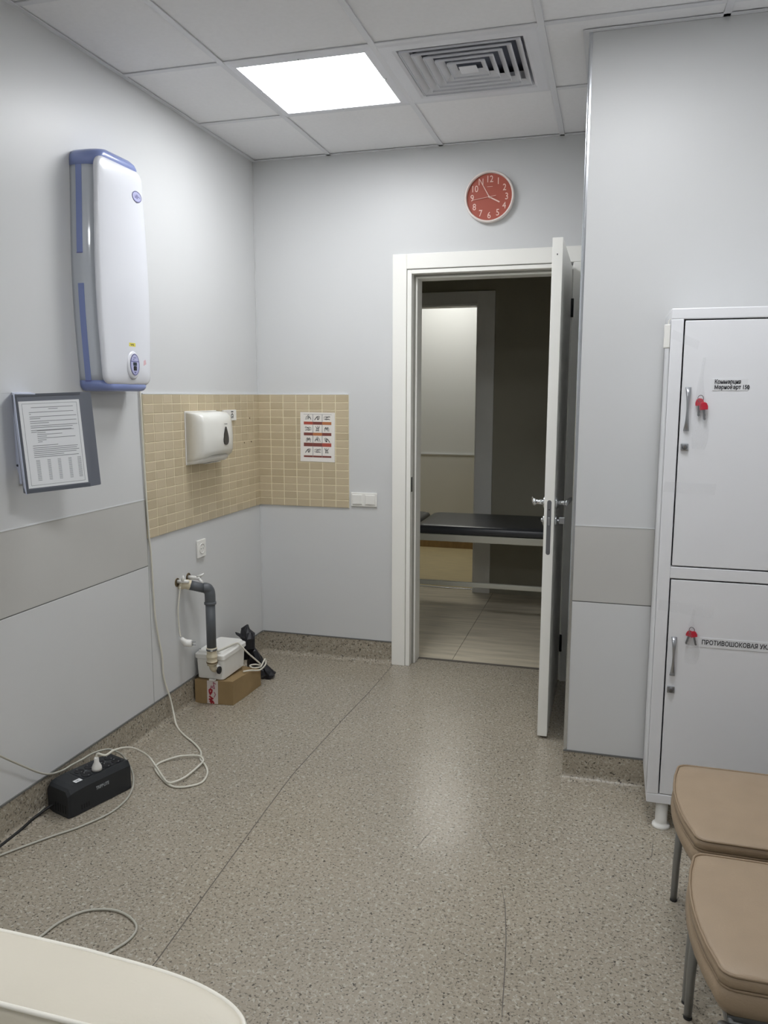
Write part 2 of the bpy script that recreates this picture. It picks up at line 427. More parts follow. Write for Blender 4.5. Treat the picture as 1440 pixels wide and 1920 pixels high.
# ceiling: grid, tiles
ceiling = struct(box('ceiling', (-.12, YR-.12, H+.10), (XR+.12, WT, H+.16), 'plenum'))
GX = [0, .4405, 1.0405, 1.6405, 2.2405, XR]
GY = [0, -.6103, -1.2103, -1.8103, -2.4103, -3.0103, -3.6103, -4.2103, -4.8103, YR]
LIGHTS = {(1, 1): 'led', (3, 3): 'led', (1, 6): 'led'}   # second panel is out of view; last one is an unseen fill light added
VENT = (2, 1)
zt = H+.006
for i in range(5):
    for j in range(9):
        x0, x1, y1, y0 = GX[i]+.004, GX[i+1]-.004, GY[j]-.004, GY[j+1]+.004
        if (i, j) in LIGHTS or (i, j) == VENT: continue
        if i == 4 and j == 0: continue
        if i == 3 and j == 0: x1 = PX
        if i == 4 and j == 1: y1 = PY
        if i == 3 and j == 1:
            prism('ceiling_tile', [(x0, y0), (x1, y0), (x1, PY), (PX, PY), (PX, y1), (x0, y1)], Matrix.Identity(4), zt, zt+.014, 'ceil_tile', ceiling)
            continue
        box('ceiling_tile', (x0, y0, zt), (x1, y1, zt+.014), 'ceil_tile', ceiling, bev=.002, seg=1)
bw = .012
for k, x in enumerate(GX[1:-1]):
    box('grid_bar', (x-bw, YR, H), (x+bw, 0 if x < PX else PY, H+.005), 'tbar', ceiling, bev=.0008, seg=1)
for y in GY[1:-1]:
    for a, b in zip(GX[:-1], GX[1:]):
        if y > PY and a > 1.7: continue
        bb = PX if (y > PY and b > PX) else b
        box('grid_bar', (a+bw if a else 0, y-bw, H+.0005), (bb-bw if bb not in (XR, PX) else bb, y+bw, H+.005), 'tbar', ceiling, bev=.0008, seg=1)
for lo, hi in (((0, YR, H), (.02, 0, H+.003)), ((.02, -.02, H), (PX, 0, H+.003)), ((PX-.02, PY-.02, H-.0), (PX, -.02, H+.003)), ((PX, PY-.02, H), (XR, PY, H+.003)), ((XR-.02, YR, H), (XR, PY-.02, H+.003)), ((.02, YR, H), (XR-.02, YR+.02, H+.003))):
    box('wall_angle', lo, hi, 'tbar', ceiling)

# ------------------------------------------------------------------ ceiling lights and vent
def led_panel(cx, cy, m, label, off=False):
    t = root('led_panel_light_offscreen' if off else 'led_panel_light', (cx, cy, H), label, 'ceiling light', 'square light panels in the ceiling grid')
    s, o_ = .588/2, .258
    ring = [(-s, -s), (s, -s), (s, s), (-s, s)]; inn = [(-o_, -o_), (o_, -o_), (o_, o_), (-o_, o_)]
    vs = [(cx+x, cy+y, z) for z in (H+.001, H+.03) for x, y in ring]+[(cx+x, cy+y, z) for z in (H-.003, H+.008) for x, y in inn]
    fs = []
    for k in range(4):
        n = (k+1) % 4; fs += [(k, n, 8+n, 8+k), (8+k, 8+n, 12+n, 12+k), (k, 4+k, 4+n, n)]
    fs.append((4, 5, 6, 7))
    mk('frame', vs, fs, 'lamp_frame', t)
    box('diffuser', (cx-o_, cy-o_, H+.001), (cx+o_, cy+o_, H+.006), m, t)
    for x, y in ((o_+.008, 0), (-o_-.008, 0), (0, o_+.008), (0, -o_-.008)):
        lathe('screw', [(.005, .0), (.005, -.003), (.002, -.005)], Matrix.Translation((cx+x, cy+y, H-.001)), 'chrome', t, n=10)
    return t
labs = {(1, 6): 'unseen square fill light panel added in the ceiling over the cream sofa', (3, 3): 'lit square light panel in the ceiling near the beige chairs', (1, 1): 'lit white square light panel in the ceiling beside the air vent'}
for (i, j), m in LIGHTS.items():
    led_panel((GX[i]+GX[i+1])/2, (GY[j]+GY[j+1])/2, m, labs[(i, j)], (i, j) != (1, 1))

vx, vy = (GX[2]+GX[3])/2, (GY[1]+GY[2])/2
vent = root('ceiling_vent', (vx, vy, H), 'white square ceiling air diffuser with nested louvres beside the light panel', 'air vent')
def sq(s, z): return [(vx-s, vy-s, z), (vx+s, vy-s, z), (vx+s, vy+s, z), (vx-s, vy+s, z)]
def rings4(name, rr, m, parent):
    vs = [v for r in rr for v in r]; fs = []
    for k in range(len(rr)-1):
        for a in range(4): fs.append((4*k+a, 4*k+(a+1) % 4, 4*k+4+(a+1) % 4, 4*k+4+a))
    return mk(name, vs, fs, m, parent)
rings4('frame', [sq(.291, H+.03), sq(.294, H+.001), sq(.28, H-.003), sq(.243, H-.004), sq(.232, H+.002), sq(.205, H+.05)], 'vent_white', vent)
mk('duct_plate', sq(.29, H+.075), [(0, 1, 2, 3)], 'duct', vent)
for k in range(5):
    s = .222-.0375*k
    rings4('louvre', [sq(s-.0015, H+.002), sq(s-.0015, H-.005), sq(s+.0005, H-.005), sq(s+.0005, H+.002), sq(s-.022, H+.018), sq(s-.024, H+.018), sq(s-.0015, H+.002)], 'vent_white', vent)
box('centre_plate', (vx-.034, vy-.034, H-.003), (vx+.034, vy+.034, H+.0), 'vent_white', vent, bev=.001)

# ------------------------------------------------------------------ door opening: casing, jamb, leaf
frame = struct(box('door_1', (.792, -.018, 0), (.868, .0, DT+.092), 'door_paint', bev=.003))
box('door_casing', (.792+.076, -.018, DT+.016), (1.791, 0, DT+.092), 'door_paint', frame, bev=.003)
box('door_casing', (1.715, -.018, 0), (1.791, 0, DT+.016), 'door_paint', frame, bev=.003)
def jamb(lo, hi): return box('door_jamb', lo, hi, 'door_paint', frame, bev=.002)
jamb((.870, -.012, 0), (.894, WT+.012, DT+.012)); jamb((.894, .045, 0), (.912, WT+.012, DT-.008)); 
jamb((1.690, -.0, 0), (1.713, WT+.012, DT+.012)); jamb((1.678, .045, 0), (1.690, WT+.012, DT-.008))
jamb((.894, -.012, DT-.008), (1.690, WT+.012, DT+.012)); jamb((.912, .045, DT-.026), (1.678, WT+.012, DT-.008))
box('door_gasket', (.894, .036, 0), (.903, .045, DT-.008), 'gasket', frame)
box('door_gasket', (.903, .036, DT-.017), (1.69, .045, DT-.008), 'gasket', frame)
box('strike_plate', (.8935, .005, .98), (.8952, .028, 1.06), 'rubber', frame)
box('threshold_strip', (.894, WT-.012, .0), (1.69, WT+.012, .003), 'weld', frame)
door = root('door_leaf', (1.689, -.02, .012), 'plain off-white door leaf standing open edge-on beside the pillar', 'door')
LX0, LX1, LY0, LY1, LZ0, LZ1 = 1.668, 1.710, -.769, -.016, .012, 2.131
box('leaf_panel', (LX0, LY0, LZ0), (LX1, LY1, LZ1), 'door_paint', door, bev=.0015)
prism('lock_plate', rrect(.018, .235, .009, cx=1.689, cy=.945), frame_mtx((0, LY0, 0), (1, 0, 0), (0, 0, 1)), -.0005, .001, 'dull_metal', door)
box('latch', (1.6845, LY0-.008, .955), (1.6935, LY0, .99), 'satin_metal', door, bev=.002)
box('latch_guide', (1.6865, LY0-.0025, 1.02), (1.692, LY0, 1.024), 'rubber', door)
box('bumper', (1.687, LY0-.001, 2.062), (1.691, LY0, 2.068), 'rubber', door)
for side, xs in ((-1, LX0), (1, LX1)):
    hy, hz = -.706, 1.046
    rm = frame_mtx((xs, hy, hz), (0, 1, 0), (0, 0, side))
    rm = Matrix.Translation((xs, hy, hz)) @ Matrix.Rotation(math.radians(90*side), 4, 'Y')
    lathe('handle_rose', [(.026, 0), (.026, .006), (.022, .009)], rm, 'chrome', door, n=24)
    lathe('handle_neck', [(.011, .008), (.010, .03), (.011, .045)], rm, 'chrome', door, n=16)
    # lever: flattened blade that curves back along the leaf
    rings = []
    for k in range(9):
        t = k/8; xx = xs+side*(.046+.016*math.sin(t*math.pi*.55)); yy = hy-.014+t*.128; zz = hz+.006*math.sin(t*2.6)
        hh = .0135*(1-.45*t)+.001; tt = .0085*(1-.35*t)
        rings.append([Vector((xx+tt*math.cos(a), yy, zz+hh*math.sin(a))) for a in [2*math.pi*i/12 for i in range(12)]])
    loft('handle_lever', rings, 'chrome', door)
    rm2 = Matrix.Translation((xs, hy, .968)) @ Matrix.Rotation(math.radians(90*side), 4, 'Y')
    lathe('lock_rose', [(.024, 0), (.024, .006), (.020, .009)], rm2, 'chrome', door, n=24)
    if side > 0:
        lathe('thumb_stem', [(.006, .008), (.006, .02)], rm2, 'chrome', door, n=12)
        box('thumb_turn', (xs+.016, hy-.004, .953), (xs+.042, hy+.004, .983), 'satin_metal', door, bev=.003)
    else:
        lathe('key_cylinder', [(.009, .008), (.009, .016), (.006, .017)], rm2, 'chrome', door, n=16)
for z in (.21, 1.93):
    lathe('hinge', [(.007, -.045), (.007, .045)], Matrix.Translation((1.716, -.020, z)), 'rubber', door, n=12)

# ------------------------------------------------------------------ corridor and the room beyond
CY = 1.771
cfl = struct(box('floor_corridor', (-2.4, WT, -.06), (4.2, CY+.10, -.003), 'joint'))
for k in range(-3, 3):
    x0 = 1.105+k*1.2
    box('floor_slab', (max(-2.4, x0+.0015), WT+.001, -.003), (min(4.2, x0+1.1985), CY+.098, 0), 'corr_floor', cfl)
O0, O1, OT = .08, .945, 2.150
wcor = struct(boxes('wall_corridor', [((-2.4, CY, 0), (O0-.02, CY+.10, 2.72)), ((O1+.02, CY, 0), (4.2, CY+.10, 2.72)), ((O0-.02, CY, OT+.02), (O1+.02, CY+.10, 2.72))], 'corr_wall'))
struct(box('wall_corridor_near', (-2.4, WT-.02, 0), (-.12, WT, 2.72), 'corr_wall'))
struct(box('wall_corridor_near_right', (XR, WT-.02, 0), (4.2, WT, 2.72), 'corr_wall'))
struct(box('wall_corridor_left', (-2.5, WT-.02, 0), (-2.4, CY+.1, 2.72), 'corr_wall'))
struct(box('wall_corridor_right', (4.2, WT-.02, 0), (4.3, CY+.1, 2.72), 'corr_wall'))
struct(box('ceiling_corridor', (-2.5, WT, 2.72), (4.3, CY+.1, 2.78), 'corr_wall'))
f2 = struct(box('door_2', (O1+.008, CY-.016, 0), (O1+.135, CY, OT+.104), 'door_paint', bev=.003))
box('door_casing', (O0-.135, CY-.016, 0), (O0-.008, CY, OT+.104), 'door_paint', f2, bev=.003)
box('door_casing', (O0-.008, CY-.016, OT+.008), (O1+.008, CY, OT+.104), 'door_paint', f2, bev=.003)
box('door_jamb', (O1, CY-.010, 0), (O1+.02, CY+.112, OT+.02), 'door_paint', f2, bev=.002)
box('door_jamb', (O0-.02, CY-.010, 0), (O0, CY+.112, OT+.02), 'door_paint', f2, bev=.002)
box('door_jamb', (O0, CY-.010, OT), (O1, CY+.112, OT+.02), 'door_paint', f2, bev=.002)
box('threshold_strip', (O0, CY+.06, .0), (O1, CY+.09, .006), 'alu', f2, bev=.002)
for z in (.19, 2.03): box('door_hinge', (O1-.004, CY+.05, z-.04), (O1+.002, CY+.075, z+.04), 'rubber', f2)
FY0, FY1 = CY+.10, 3.482
ffl = struct(box('floor_far_room', (-1.8, FY0, -.06), (2.6, FY1, 0), 'far_floor'))
wf = struct(box('wall_far', (-1.8, FY1, 0), (2.6, FY1+.1, 2.75), 'far_wall'))
box('band_panel', (.11, FY1-.004, .30), (2.6, FY1, .925), 'far_band', wf)
box('joint_strip', (.11, FY1-.012, .925), (2.6, FY1, .936), 'seam_white', wf)
box('grout_bed', (-1.8, FY1-.0075, .93), (.11, FY1, 1.515), 'grout', wf)
for r in range(14):
    for c in range(4):
        o = link('mosaic_tile', tm[(r+c) % 2], None, wf); o.matrix_local = MB(.11-(c+.5)*.0773, FY1-.004, 1.515-(r+.5)*rowh)
struct(box('wall_far_left', (-1.9, FY0, 0), (-1.8, FY1+.1, 2.75), 'far_wall'))
struct(box('wall_far_right', (2.6, FY0, 0), (2.7, FY1+.1, 2.75), 'far_wall'))
struct(box('ceiling_far', (-1.9, FY0-.1, 2.75), (2.7, FY1+.1, 2.80), 'ceil_tile'))
struct(box('baseboard_far', (-1.8, FY1-.012, 0), (2.6, FY1, .11), 'far_base', bev=.003))
t = root('ceiling_lamp_offscreen', (.42, 2.88, 2.75), 'lit square ceiling lamp in the bright room past the corridor', 'ceiling light')
box('lamp_body', (.12, 2.58, 2.715), (.72, 3.18, 2.75), 'lamp_frame', t, bev=.004)
box('diffuser', (.15, 2.61, 2.710), (.69, 3.15, 2.716), 'led_far', t)

# examination couch in the corridor
bench = root('examination_couch', (1.2, 1.37, 0), 'dark grey padded examination couch on a pale metal frame in the corridor', 'couch')
BY0, BY1 = 1.05, 1.70
def pad(name, x0, x1, zb, ztp, parent, m):
    rings = []
    for z, ins in ((zb, .008), (zb+.012, .0), (ztp-.022, .0), (ztp-.008, .010), (ztp-.002, .030), (ztp, .07)):
        rings.append([Vector((a, b, z)) for a, b in rrect(x1-x0-2*ins, BY1-BY0-2*ins, max(.012, .05-ins*.4), 4, (x0+x1)/2, (BY0+BY1)/2)])
    return loft(name, rings, m, parent)
pad('seat_pad', .655, 2.25, .568, .628, bench, 'bench_vinyl')
pad('head_pad', .10, .635, .568, .628, bench, 'bench_vinyl')
for y in (BY0+.01, BY1-.05): box('side_rail', (.12, y, .518), (2.23, y+.04, .566), 'bench_frame', bench, bev=.004)
for x in (.14, 2.17): box('cross_rail', (x, BY0+.05, .520), (x+.04, BY1-.05, .564), 'bench_frame', bench, bev=.004)
for x in (.14, 2.17):
    for y in (BY0+.012, BY1-.048): box('leg', (x, y, 0), (x+.036, y+.036, .518), 'bench_frame', bench, bev=.004)
for y in (BY0+.016,): box('stretcher', (.176, y, .208), (2.17, y+.028, .240), 'bench_frame', bench, bev=.004)

# ------------------------------------------------------------------ medical cabinet
cab = root('medical_cabinet', (2.41, -1.26, 0), 'tall white metal two-door medical cabinet against the pillar', 'cabinet')
X0, X1, Y0, Y1, Z0, Z1 = 2.098, 2.73, -1.413, -1.108, .098, 1.775
boxes('body', [((X0, Y0+.012, Z0+.03), (X0+.012, Y1, Z1-.03)), ((X1-.012, Y0+.012, Z0+.03), (X1, Y1, Z1-.03)), ((X0, Y1-.01, Z0+.03), (X1, Y1, Z1-.03))], 'cabinet', cab)
box('top_panel', (X0, Y0, Z1-.034), (X1, Y1, Z1), 'cabinet', cab, bev=.003)
box('bottom_panel', (X0, Y0, Z0), (X1, Y1, Z0+.034), 'cabinet', cab, bev=.003)
box('front_post', (X0, Y0, Z0+.034), (X0+.038, Y0+.03, Z1-.034), 'cabinet', cab, bev=.002)
box('front_post', (X1-.038, Y0, Z0+.034), (X1, Y0+.03, Z1-.034), 'cabinet', cab, bev=.002)
box('middle_rail', (X0+.038, Y0, .899), (X1-.038, Y0+.03, .938), 'cabinet', cab, bev=.002)
box('door_recess', (X0+.014, Y1-.016, Z0+.036), (X1-.014, Y1-.011, Z1-.036), 'cabinet', cab)
du = box('cabinet_door', (X0+.0425, Y0+.001, .9425), (X1-.0405, Y0+.010, Z1-.0385), 'cabinet', cab, bev=.002)
dl = box('cabinet_door', (X0+.0425, Y0+.001, Z0+.0365), (X1-.0405, Y0+.010, .8945), 'cabinet', cab, bev=.002)
def cab_handle(x, z0, z1, parent):
    rings = []; zc = (z0+z1)/2; h = (z1-z0)/2
    for k in range(13):
        t = -1+2*k/12; w = .0035+.0055*abs(t)**1.6; y = Y0-.014*(1-abs(t)**5)-.001
        rings.append([Vector((x+w*math.cos(a), y-.0035*math.sin(a), zc+h*t)) for a in [2*math.pi*i/10 for i in range(10)]])
    loft('handle', rings, 'satin_metal', parent)
cab_handle(2.160, 1.388, 1.527, du); cab_handle(2.160, .565, .699, dl)
for zc, d in ((1.336, du), (.515, dl)):
    box('lock', (2.146, Y0-.006, zc-.012), (2.170, Y0+.001, zc+.012), 'satin_metal', d, bev=.003)
    lathe('lock_core', [(.0085, 0), (.0085, .003), (.007, .004)], MB(2.158, Y0-.006, zc), 'dull_metal', d, n=16)
    box('keyhole', (2.1572, Y0-.0105, zc-.004), (2.1588, Y0-.0098, zc+.004), 'brass', d)
for x in (X0+.055, X1-.055):
    for y in (Y0+.03, Y1-.04):
        lathe('leg', [(.030, .0), (.031, .005), (.029, .011), (.0215, .014), (.0205, .02), (.0205, Z0+.001)], Matrix.Translation((x, y, 0)), 'white_plastic', cab, n=24)
# printed labels on the doors
lb = box('paper_label', (2.232, Y0-.0006, 1.517), (2.335, Y0+.001, 1.553), 'label_paper', du)
text('label_text', 'Коммерция', .0175, MB(2.237, Y0-.0007, 1.5385), 'ink', du, bold=.0006, sx=.78)
text('label_text', 'Мериоферт 150', .0175, MB(2.237, Y0-.0007, 1.5215), 'ink', du, bold=.0006, sx=.80)
box('paper_label', (2.242, Y0-.0006, .672), (2.62, Y0+.001, .704), 'label_paper', dl)
text('label_text', 'ПРОТИВОШОКОВАЯ УКЛАДКА', .0215, MB(2.246, Y0-.0007, .6815), 'ink', dl, bold=.0004, sx=.80)
box('badge', (2.398, Y0-.001, 1.749), (2.452, Y0+.001, 1.768), 'label_paper', cab)
text('badge_text', 'КМ', .012, MB(2.402, Y0-.0012, 1.754), 'purple', cab, bold=.0005)
# clear tape
def tape(pix, par):
    p = [onY(q, Y0-.0012) for q in pix]; mk('clear_tape', p, [(0, 1, 2, 3)], 'clear_tape', par)
tape([(1246, 903), (1343, 908), (1340, 928), (1243, 922)], cab); tape([(1236, 1124), (1340, 1137), (1337, 1160), (1234, 1143)], cab); tape([(1262, 618), (1312, 640), (1308, 655), (1258, 634)], cab)
# keys in clear bags
def keys(cx, z, spread, label, scale=1.0):
    t = root('key_set', (cx, Y0-.004, z-.05), label, 'keys')
    for k, (dx, rot, dz) in enumerate(spread):
        mm = MB(cx+dx, Y0-.006-.005*k, z+dz) @ Matrix.Rotation(math.radians(rot), 4, 'Z') @ Matrix.Scale(scale, 4)
        prism('key_head', [(-.012, -.010), (-.013, .000), (-.010, .010), (-.004, .014), (.004, .014), (.010, .010), (.013, .0), (.012, -.010)], mm, 0, .004, 'key_red', t, bev=.001)
        prism('key_blade', [(-.004, -.010), (-.004, -.040), (0, -.044), (.004, -.040), (.0025, -.034), (.004, -.028), (.003, -.020), (.004, -.010)], mm, .001, .003, 'dull_metal', t)
    ring = [MB(cx, Y0-.008, z+.013) @ Vector((.0085*math.cos(a), .011*math.sin(a), .002*math.sin(2*a))) for a in [2*math.pi*i/20 for i in range(20)]]
    tube('key_ring', ring, .0012, 'dull_metal', t, n=6, closed=True)
    return t
keys(2.198, 1.478, ((-.002, -2, 0), (.010, 6, -.012)), 'two red-headed keys taped in a plastic bag on the upper cabinet door')
keys(2.213, .715, ((-.006, -16, 0), (.006, 14, .0)), 'two red-headed keys taped in a plastic bag on the lower cabinet door', .85)
def bagsheet(cx, z0, z1, w, label):
    nx, nz = 7, 14; vs = []
    for j in range(nz+1):
        for i in range(nx+1):
            u = i/nx*2-1; v = j/nz
            ww = w*(.80+.12*math.sin(v*9))*(1 if v < .45 else max(.18, 1-1.25*(v-.45)/.55)) if v > .06 else w*.7
            vs.append((cx+u*ww/2+.004*math.sin(v*7), Y0-.016-.006*math.sin(v*6+u*3)*(1-u*u)+.013*(abs(u)**3), z0+(z1-z0)*v))
    fs = [(j*(nx+1)+i, j*(nx+1)+i+1, (j+1)*(nx+1)+i+1, (j+1)*(nx+1)+i) for j in range(nz) for i in range(nx)]
    o = mk('plastic_bag', vs, fs, 'clear_bag', None, True); tag(o, label, 'plastic bag'); return o
bagsheet(2.200, 1.33, 1.62, .055, 'clear plastic bag holding keys on the upper cabinet door')
bagsheet(2.215, .615, .80, .050, 'clear plastic bag holding keys on the lower cabinet door')
sen = root('contact_sensor', (2.09, -1.39, 1.652), 'small white plastic contact sensor block on the side of the cabinet', 'sensor')
box('sensor_body', (2.079, -1.405, 1.652), (2.0975, -1.375, 1.727), 'white_plastic', sen, bev=.003)
tube('sensor_wire', spline([(2.09, -1.39, 1.726), (2.092, -1.388, 1.738), (2.097, -1.38, 1.745)], 4), .0012, 'cord_white', sen, n=6)

# ------------------------------------------------------------------ wall clock
ck = root('wall_clock', (1.293, 0, 2.357), 'round wall clock with terracotta face, pale numerals and white rim above the door', 'clock')
CM = MB(1.293, 0, 2.482); R = .1245
lathe('rim', [(R-.004, 0), (R, .004), (R, .028), (R-.003, .034), (R-.009, .035), (R-.011, .030), (R-.011, .016)], CM, 'clock_rim', ck, n=64)
lathe('face', [(R-.011, .012), (R-.011, .0165), (.0001, .0166)], CM, 'clock_face', ck, n=64, smooth=False)
for h in range(1, 13):
    a = math.radians(90-30*h); rr = .0865
    text('numeral', str(h), .045, CM @ Matrix.Translation((rr*math.cos(a), rr*math.sin(a)-.0155, .0168)), 'clock_num', ck, depth=.0015, align='CENTER', sx=.85)
def hand(name, ang, ln, tail, w0, w1, h):
    mm = CM @ Matrix.Rotation(math.radians(-ang), 4, 'Z')
    prism(name, [(-w0/2, -tail), (w0/2, -tail), (w1/2, ln), (-w1/2, ln)], mm, h, h+.0012, 'clock_num', ck)
hand('hour_hand', 117.5, .058, .006, .006, .006, .019)
hand('minute_hand', 330, .100, .008, .0045, .003, .0215)
hand('second_hand', 262, .086, .034, .0018, .0016, .0235)
lathe('hand_pin', [(.005, .017), (.005, .025), (.002, .026)], CM, 'clock_num', ck, n=16)
box('dial_mark', (1.281, -.0168, 2.5315), (1.308, -.0166, 2.533), 'clock_num', ck)

# ------------------------------------------------------------------ wall-mounted air steriliser
st = root('air_sterilizer', (0, -1.41, 1.52), 'tall white and blue wall-mounted air steriliser with a bulging front cover', 'air purifier')
YC = -1.416; ZA, ZB = 1.514, 2.376
def hw(z):
    t = (z-ZA)/(ZB-ZA); return .146+.021*math.sin(math.pi*min(1, max(0, t*.92+.10)))**1.5
def body_ring(z, ins=0.0, dep=.104):
    w = hw(z)-ins; d = dep-ins*.6
    h = [(0, -w+.003), (.015, -w), (d*.42, -w)]
    for k in range(1, 9):
        an = math.radians(90*k/8); h.append((d*.42+d*.58*math.sin(an), -w+.046*(1-math.cos(an))))
    pts = h+[(x, -y) for x, y in h[::-1]]
    return [Vector((x, YC+y, z)) for x, y in pts]
zcap0, zcap1 = ZA+.040, ZB-.052
NZ = 26
loft('body', [body_ring(zcap0+(zcap1-zcap0)*k/NZ) for k in range(NZ+1)], 'steril_grey', st, True)
loft('bottom_cap', [body_ring(ZA, .030, .122), body_ring(ZA+.004, .014, .120), body_ring(ZA+.014, .003, .117), body_ring(ZA+.024, -.001, .114), body_ring(zcap0, -.001, .1045)], 'steril_blue', st, True)
rg = [body_ring(zcap1, -.001, .1045), body_ring(ZB-.03, -.001, .112), body_ring(ZB-.016, .002, .117), body_ring(ZB-.006, .010, .119), body_ring(ZB, .026, .120)]
for k, r in enumerate(rg):
    for v in r:
        v.z += (.016*k/4)*(1-((v.y-YC)/.15)**2)
loft('top_cap', rg, 'steril_blue', st, True)
def side_strip(z0, z1):
    rr = []
    for k in range(13):
        z = z0+(z1-z0)*k/12; y = YC-hw(z); rr.append([Vector((.028, y-.0015, z)), Vector((.052, y-.0015, z)), Vector((.052, y+.004, z)), Vector((.028, y+.004, z))])
    loft('side_louvre', rr, 'steril_blue', st, False)
    box('louvre_lip', (.028, YC-hw(z0)-.003, z0-.003), (.052, YC-hw(z0)+.002, z0), 'purple', st)
side_strip(2.015, zcap1); side_strip(zcap0, 1.905)
# front cover: barrel outline, rounded corners, slightly crowned
def front_outline(s):
    pts = []; zt_, zb_ = ZB-.024, ZA+.026
    n = 10
    def corner(sy, top):
        out = []; r = .034
        for k in range(6):
            a = math.radians(90*k/5); zc = (zt_-r) if top else (zb_+r)
            yy = hw(zc)-.002-r; out.append((sy*(yy+r*math.sin(a)), zc+(r*math.cos(a) if top else -r*math.cos(a))))
        return out
    right = corner(1, True)+[(hw(z)-.002, z) for z in [zt_-.05-(zt_-zb_-.1)*k/n for k in range(n+1)]]+corner(1, False)[::-1]
    left = [(-y, z) for y, z in right[::-1]]
    return [(y*s, (z-(zt_+zb_)/2)*(1-(1-s)*.32)+(zt_+zb_)/2) for y, z in right+left]
def fr(s, x): return [Vector((x, YC+y, z+(.012*(1-(y/.15)**2) if z > ZB-.06 else 0))) for y, z in front_outline(s)]
loft('front_cover', [fr(.985, .098), fr(1.0, .102), fr(1.0, .108), fr(.985, .114), fr(.93, .118), fr(.75, .122), fr(.4, .125), fr(.02, .126)], 'steril_white', st, True)
LG = ML(.1185, YC+.098, 2.215)
lm = lambda y, z, x=.122: ML(x, y, z)
prism('logo_badge', ellipse(.030, .019), lm(-1.330, 2.258, .1248), 0, .0012, 'lilac', st)
bl = [[(.030*math.cos(a*.2618), .019*math.sin(a*.2618)) for a in range(25)], [(-.014, .004), (-.008, -.004), (-.014, -.004)], [(-.004, .006), (.004, .006), (.004, -.006), (-.004, -.006), (-.004, .006)], [(.010, .002), (.020, -.002)], [(-.006, 0), (.008, 0)]]
strokes('logo_mark', bl, .0028, lm(-1.330, 2.258, .1261), 'purple', st)
cm_ = lm(-1.402, 1.613, .1215)
lathe('control_housing', [(.047, -.004), (.046, .004), (.040, .009), (.030, .010)], cm_ @ Matrix.Translation((0, .002, 0)) @ Matrix.Diagonal((.92, 1.18, 1, 1)), 'steril_white', st, n=36)
cf = cm_ @ Matrix.Translation((0, .004, .0102))
cp = prism('control_panel', ellipse(.0285, .040), cf, 0, .0012, 'lilac', st)
strokes('panel_ring', [[(.0285*math.cos(a*.2094), .040*math.sin(a*.2094)) for a in range(31)], [(-.024, .012), (.024, .012)]], .0035, cf, 'purple', cp, h=.0014)
prism('display', rrect(.024, .013, .002, 3, 0, .002), cf, .001, .0018, 'lcd', cp)
prism('button', rrect(.020, .017, .003, 3, 0, -.0145), cf, .001, .0025, 'ink', cp)
strokes('panel_print', [[(-.008, .026), (.008, .026)], [(-.012, .019), (-.004, .020)], [(-.005, -.029), (.005, -.029), (0, -.033), (-.005, -.029)]], .003, cf, 'purple', cp, h=.0014)
ys = box('yellow_sticker', (.1245, -1.425, 1.686), (.1262, -1.383, 1.700), 'yellow', st)
strokes('sticker_print', [[(-.011, .002), (-.007, -.002)], [(-.004, 0), (.002, 0)], [(.005, .003), (.008, -.003)]], .003, lm(-1.404, 1.693, .1263), 'ink', st)
mk('tape_scrap', [(.1235, -1.340, 1.628), (.1232, -1.312, 1.640), (.1232, -1.308, 1.622), (.1235, -1.336, 1.612)], [(0, 1, 2, 3)], 'pink_tape', st)

# ------------------------------------------------------------------ document rack
rk = root('document_rack', (0, -1.93, 1.17), 'grey fan-out wall rack of document sleeves showing a printed page', 'document holder')
S_ = .965
def pull(p): return CAM+(Vector(p)-CAM)*S_
A, B, Cc = pull((-.005, -1.893, 1.477)), pull((.1, -1.712, 1.485)), pull((.015, -1.893, 1.181))
PM = frame_mtx(A, B-A, A-Cc); pw, ph = (B-A).length, (A-Cc).length
nP = 9
hinge = A-(B-A).normalized()*.012
for k in range(nP):
    # sleeves behind the first one fan out towards the wall
    Rm = PM @ Matrix.Translation((-.012, 0, -.0034*k))
    wv = pw+.020+.0056*k
    sl = prism('sleeve', rrect(wv, ph+.040, .004, 3, wv/2+.004, -ph/2+.004), Rm, -.0028, 0, 'rack_grey', rk)
FM = PM @ Matrix.Translation((0, 0, .0006))
boxes('sleeve_frame', [((-.009, -ph-.016, 0), (-.003, .024, .003)), ((-.005, .016, 0), (pw+.006, .024, .002)), ((-.005, -ph-.016, 0), (pw+.006, -ph-.004, .002))], 'rack_dark', rk, PM)
pg = prism('printed_page', [(0, 0), (pw, 0), (pw, -ph), (0, -ph)], FM, 0, .0006, 'paper', rk)
TXM = FM @ Matrix.Translation((0, 0, .0006))
def pline(a, b, v): return [(a*pw, v*ph), (b*pw, v*ph)]
tl = [pline(.19, .88, -.075), pline(.47, .62, -.095)]
v = -.13
for ends in ((.88, .03), (.93, .2), (.92, .36), (.93, .83), (.80, .1)):
    for e in ends:
        tl.append(pline(.15, .15+e*.83, v)); v -= .021
    v -= .010
v = -.345
for e in (.9, .2, .6, .22, .92, .2, .1): tl.append(pline(.24, .24+e*.68, v)); v -= .0215
tl.append(pline(.15, .56, -.515)); v = -.54
for e in (.9, .88, .92, .86, .6, .9): tl.append(pline(.15, .15+e*.82, v)); v -= .0215
strokes('printed_text', tl, .0016, TXM, 'ink_soft', pg)
brd = [(.05*pw, -.03*ph), (.95*pw, -.03*ph), (.95*pw, -.97*ph), (.05*pw, -.97*ph), (.05*pw, -.03*ph)]
strokes('printed_border', [brd], .0010, TXM, 'ink_soft', pg)
tab = []
for c, (u, w_) in enumerate(((.20, .06), (.38, .05), (.55, .05), (.73, .05), (.89, .06))):
    for r in range(17): tab.append([((u-w_*.5)*pw, (-.685-r*.0145)*ph), ((u+w_*.5)*pw, (-.685-r*.0145)*ph)])
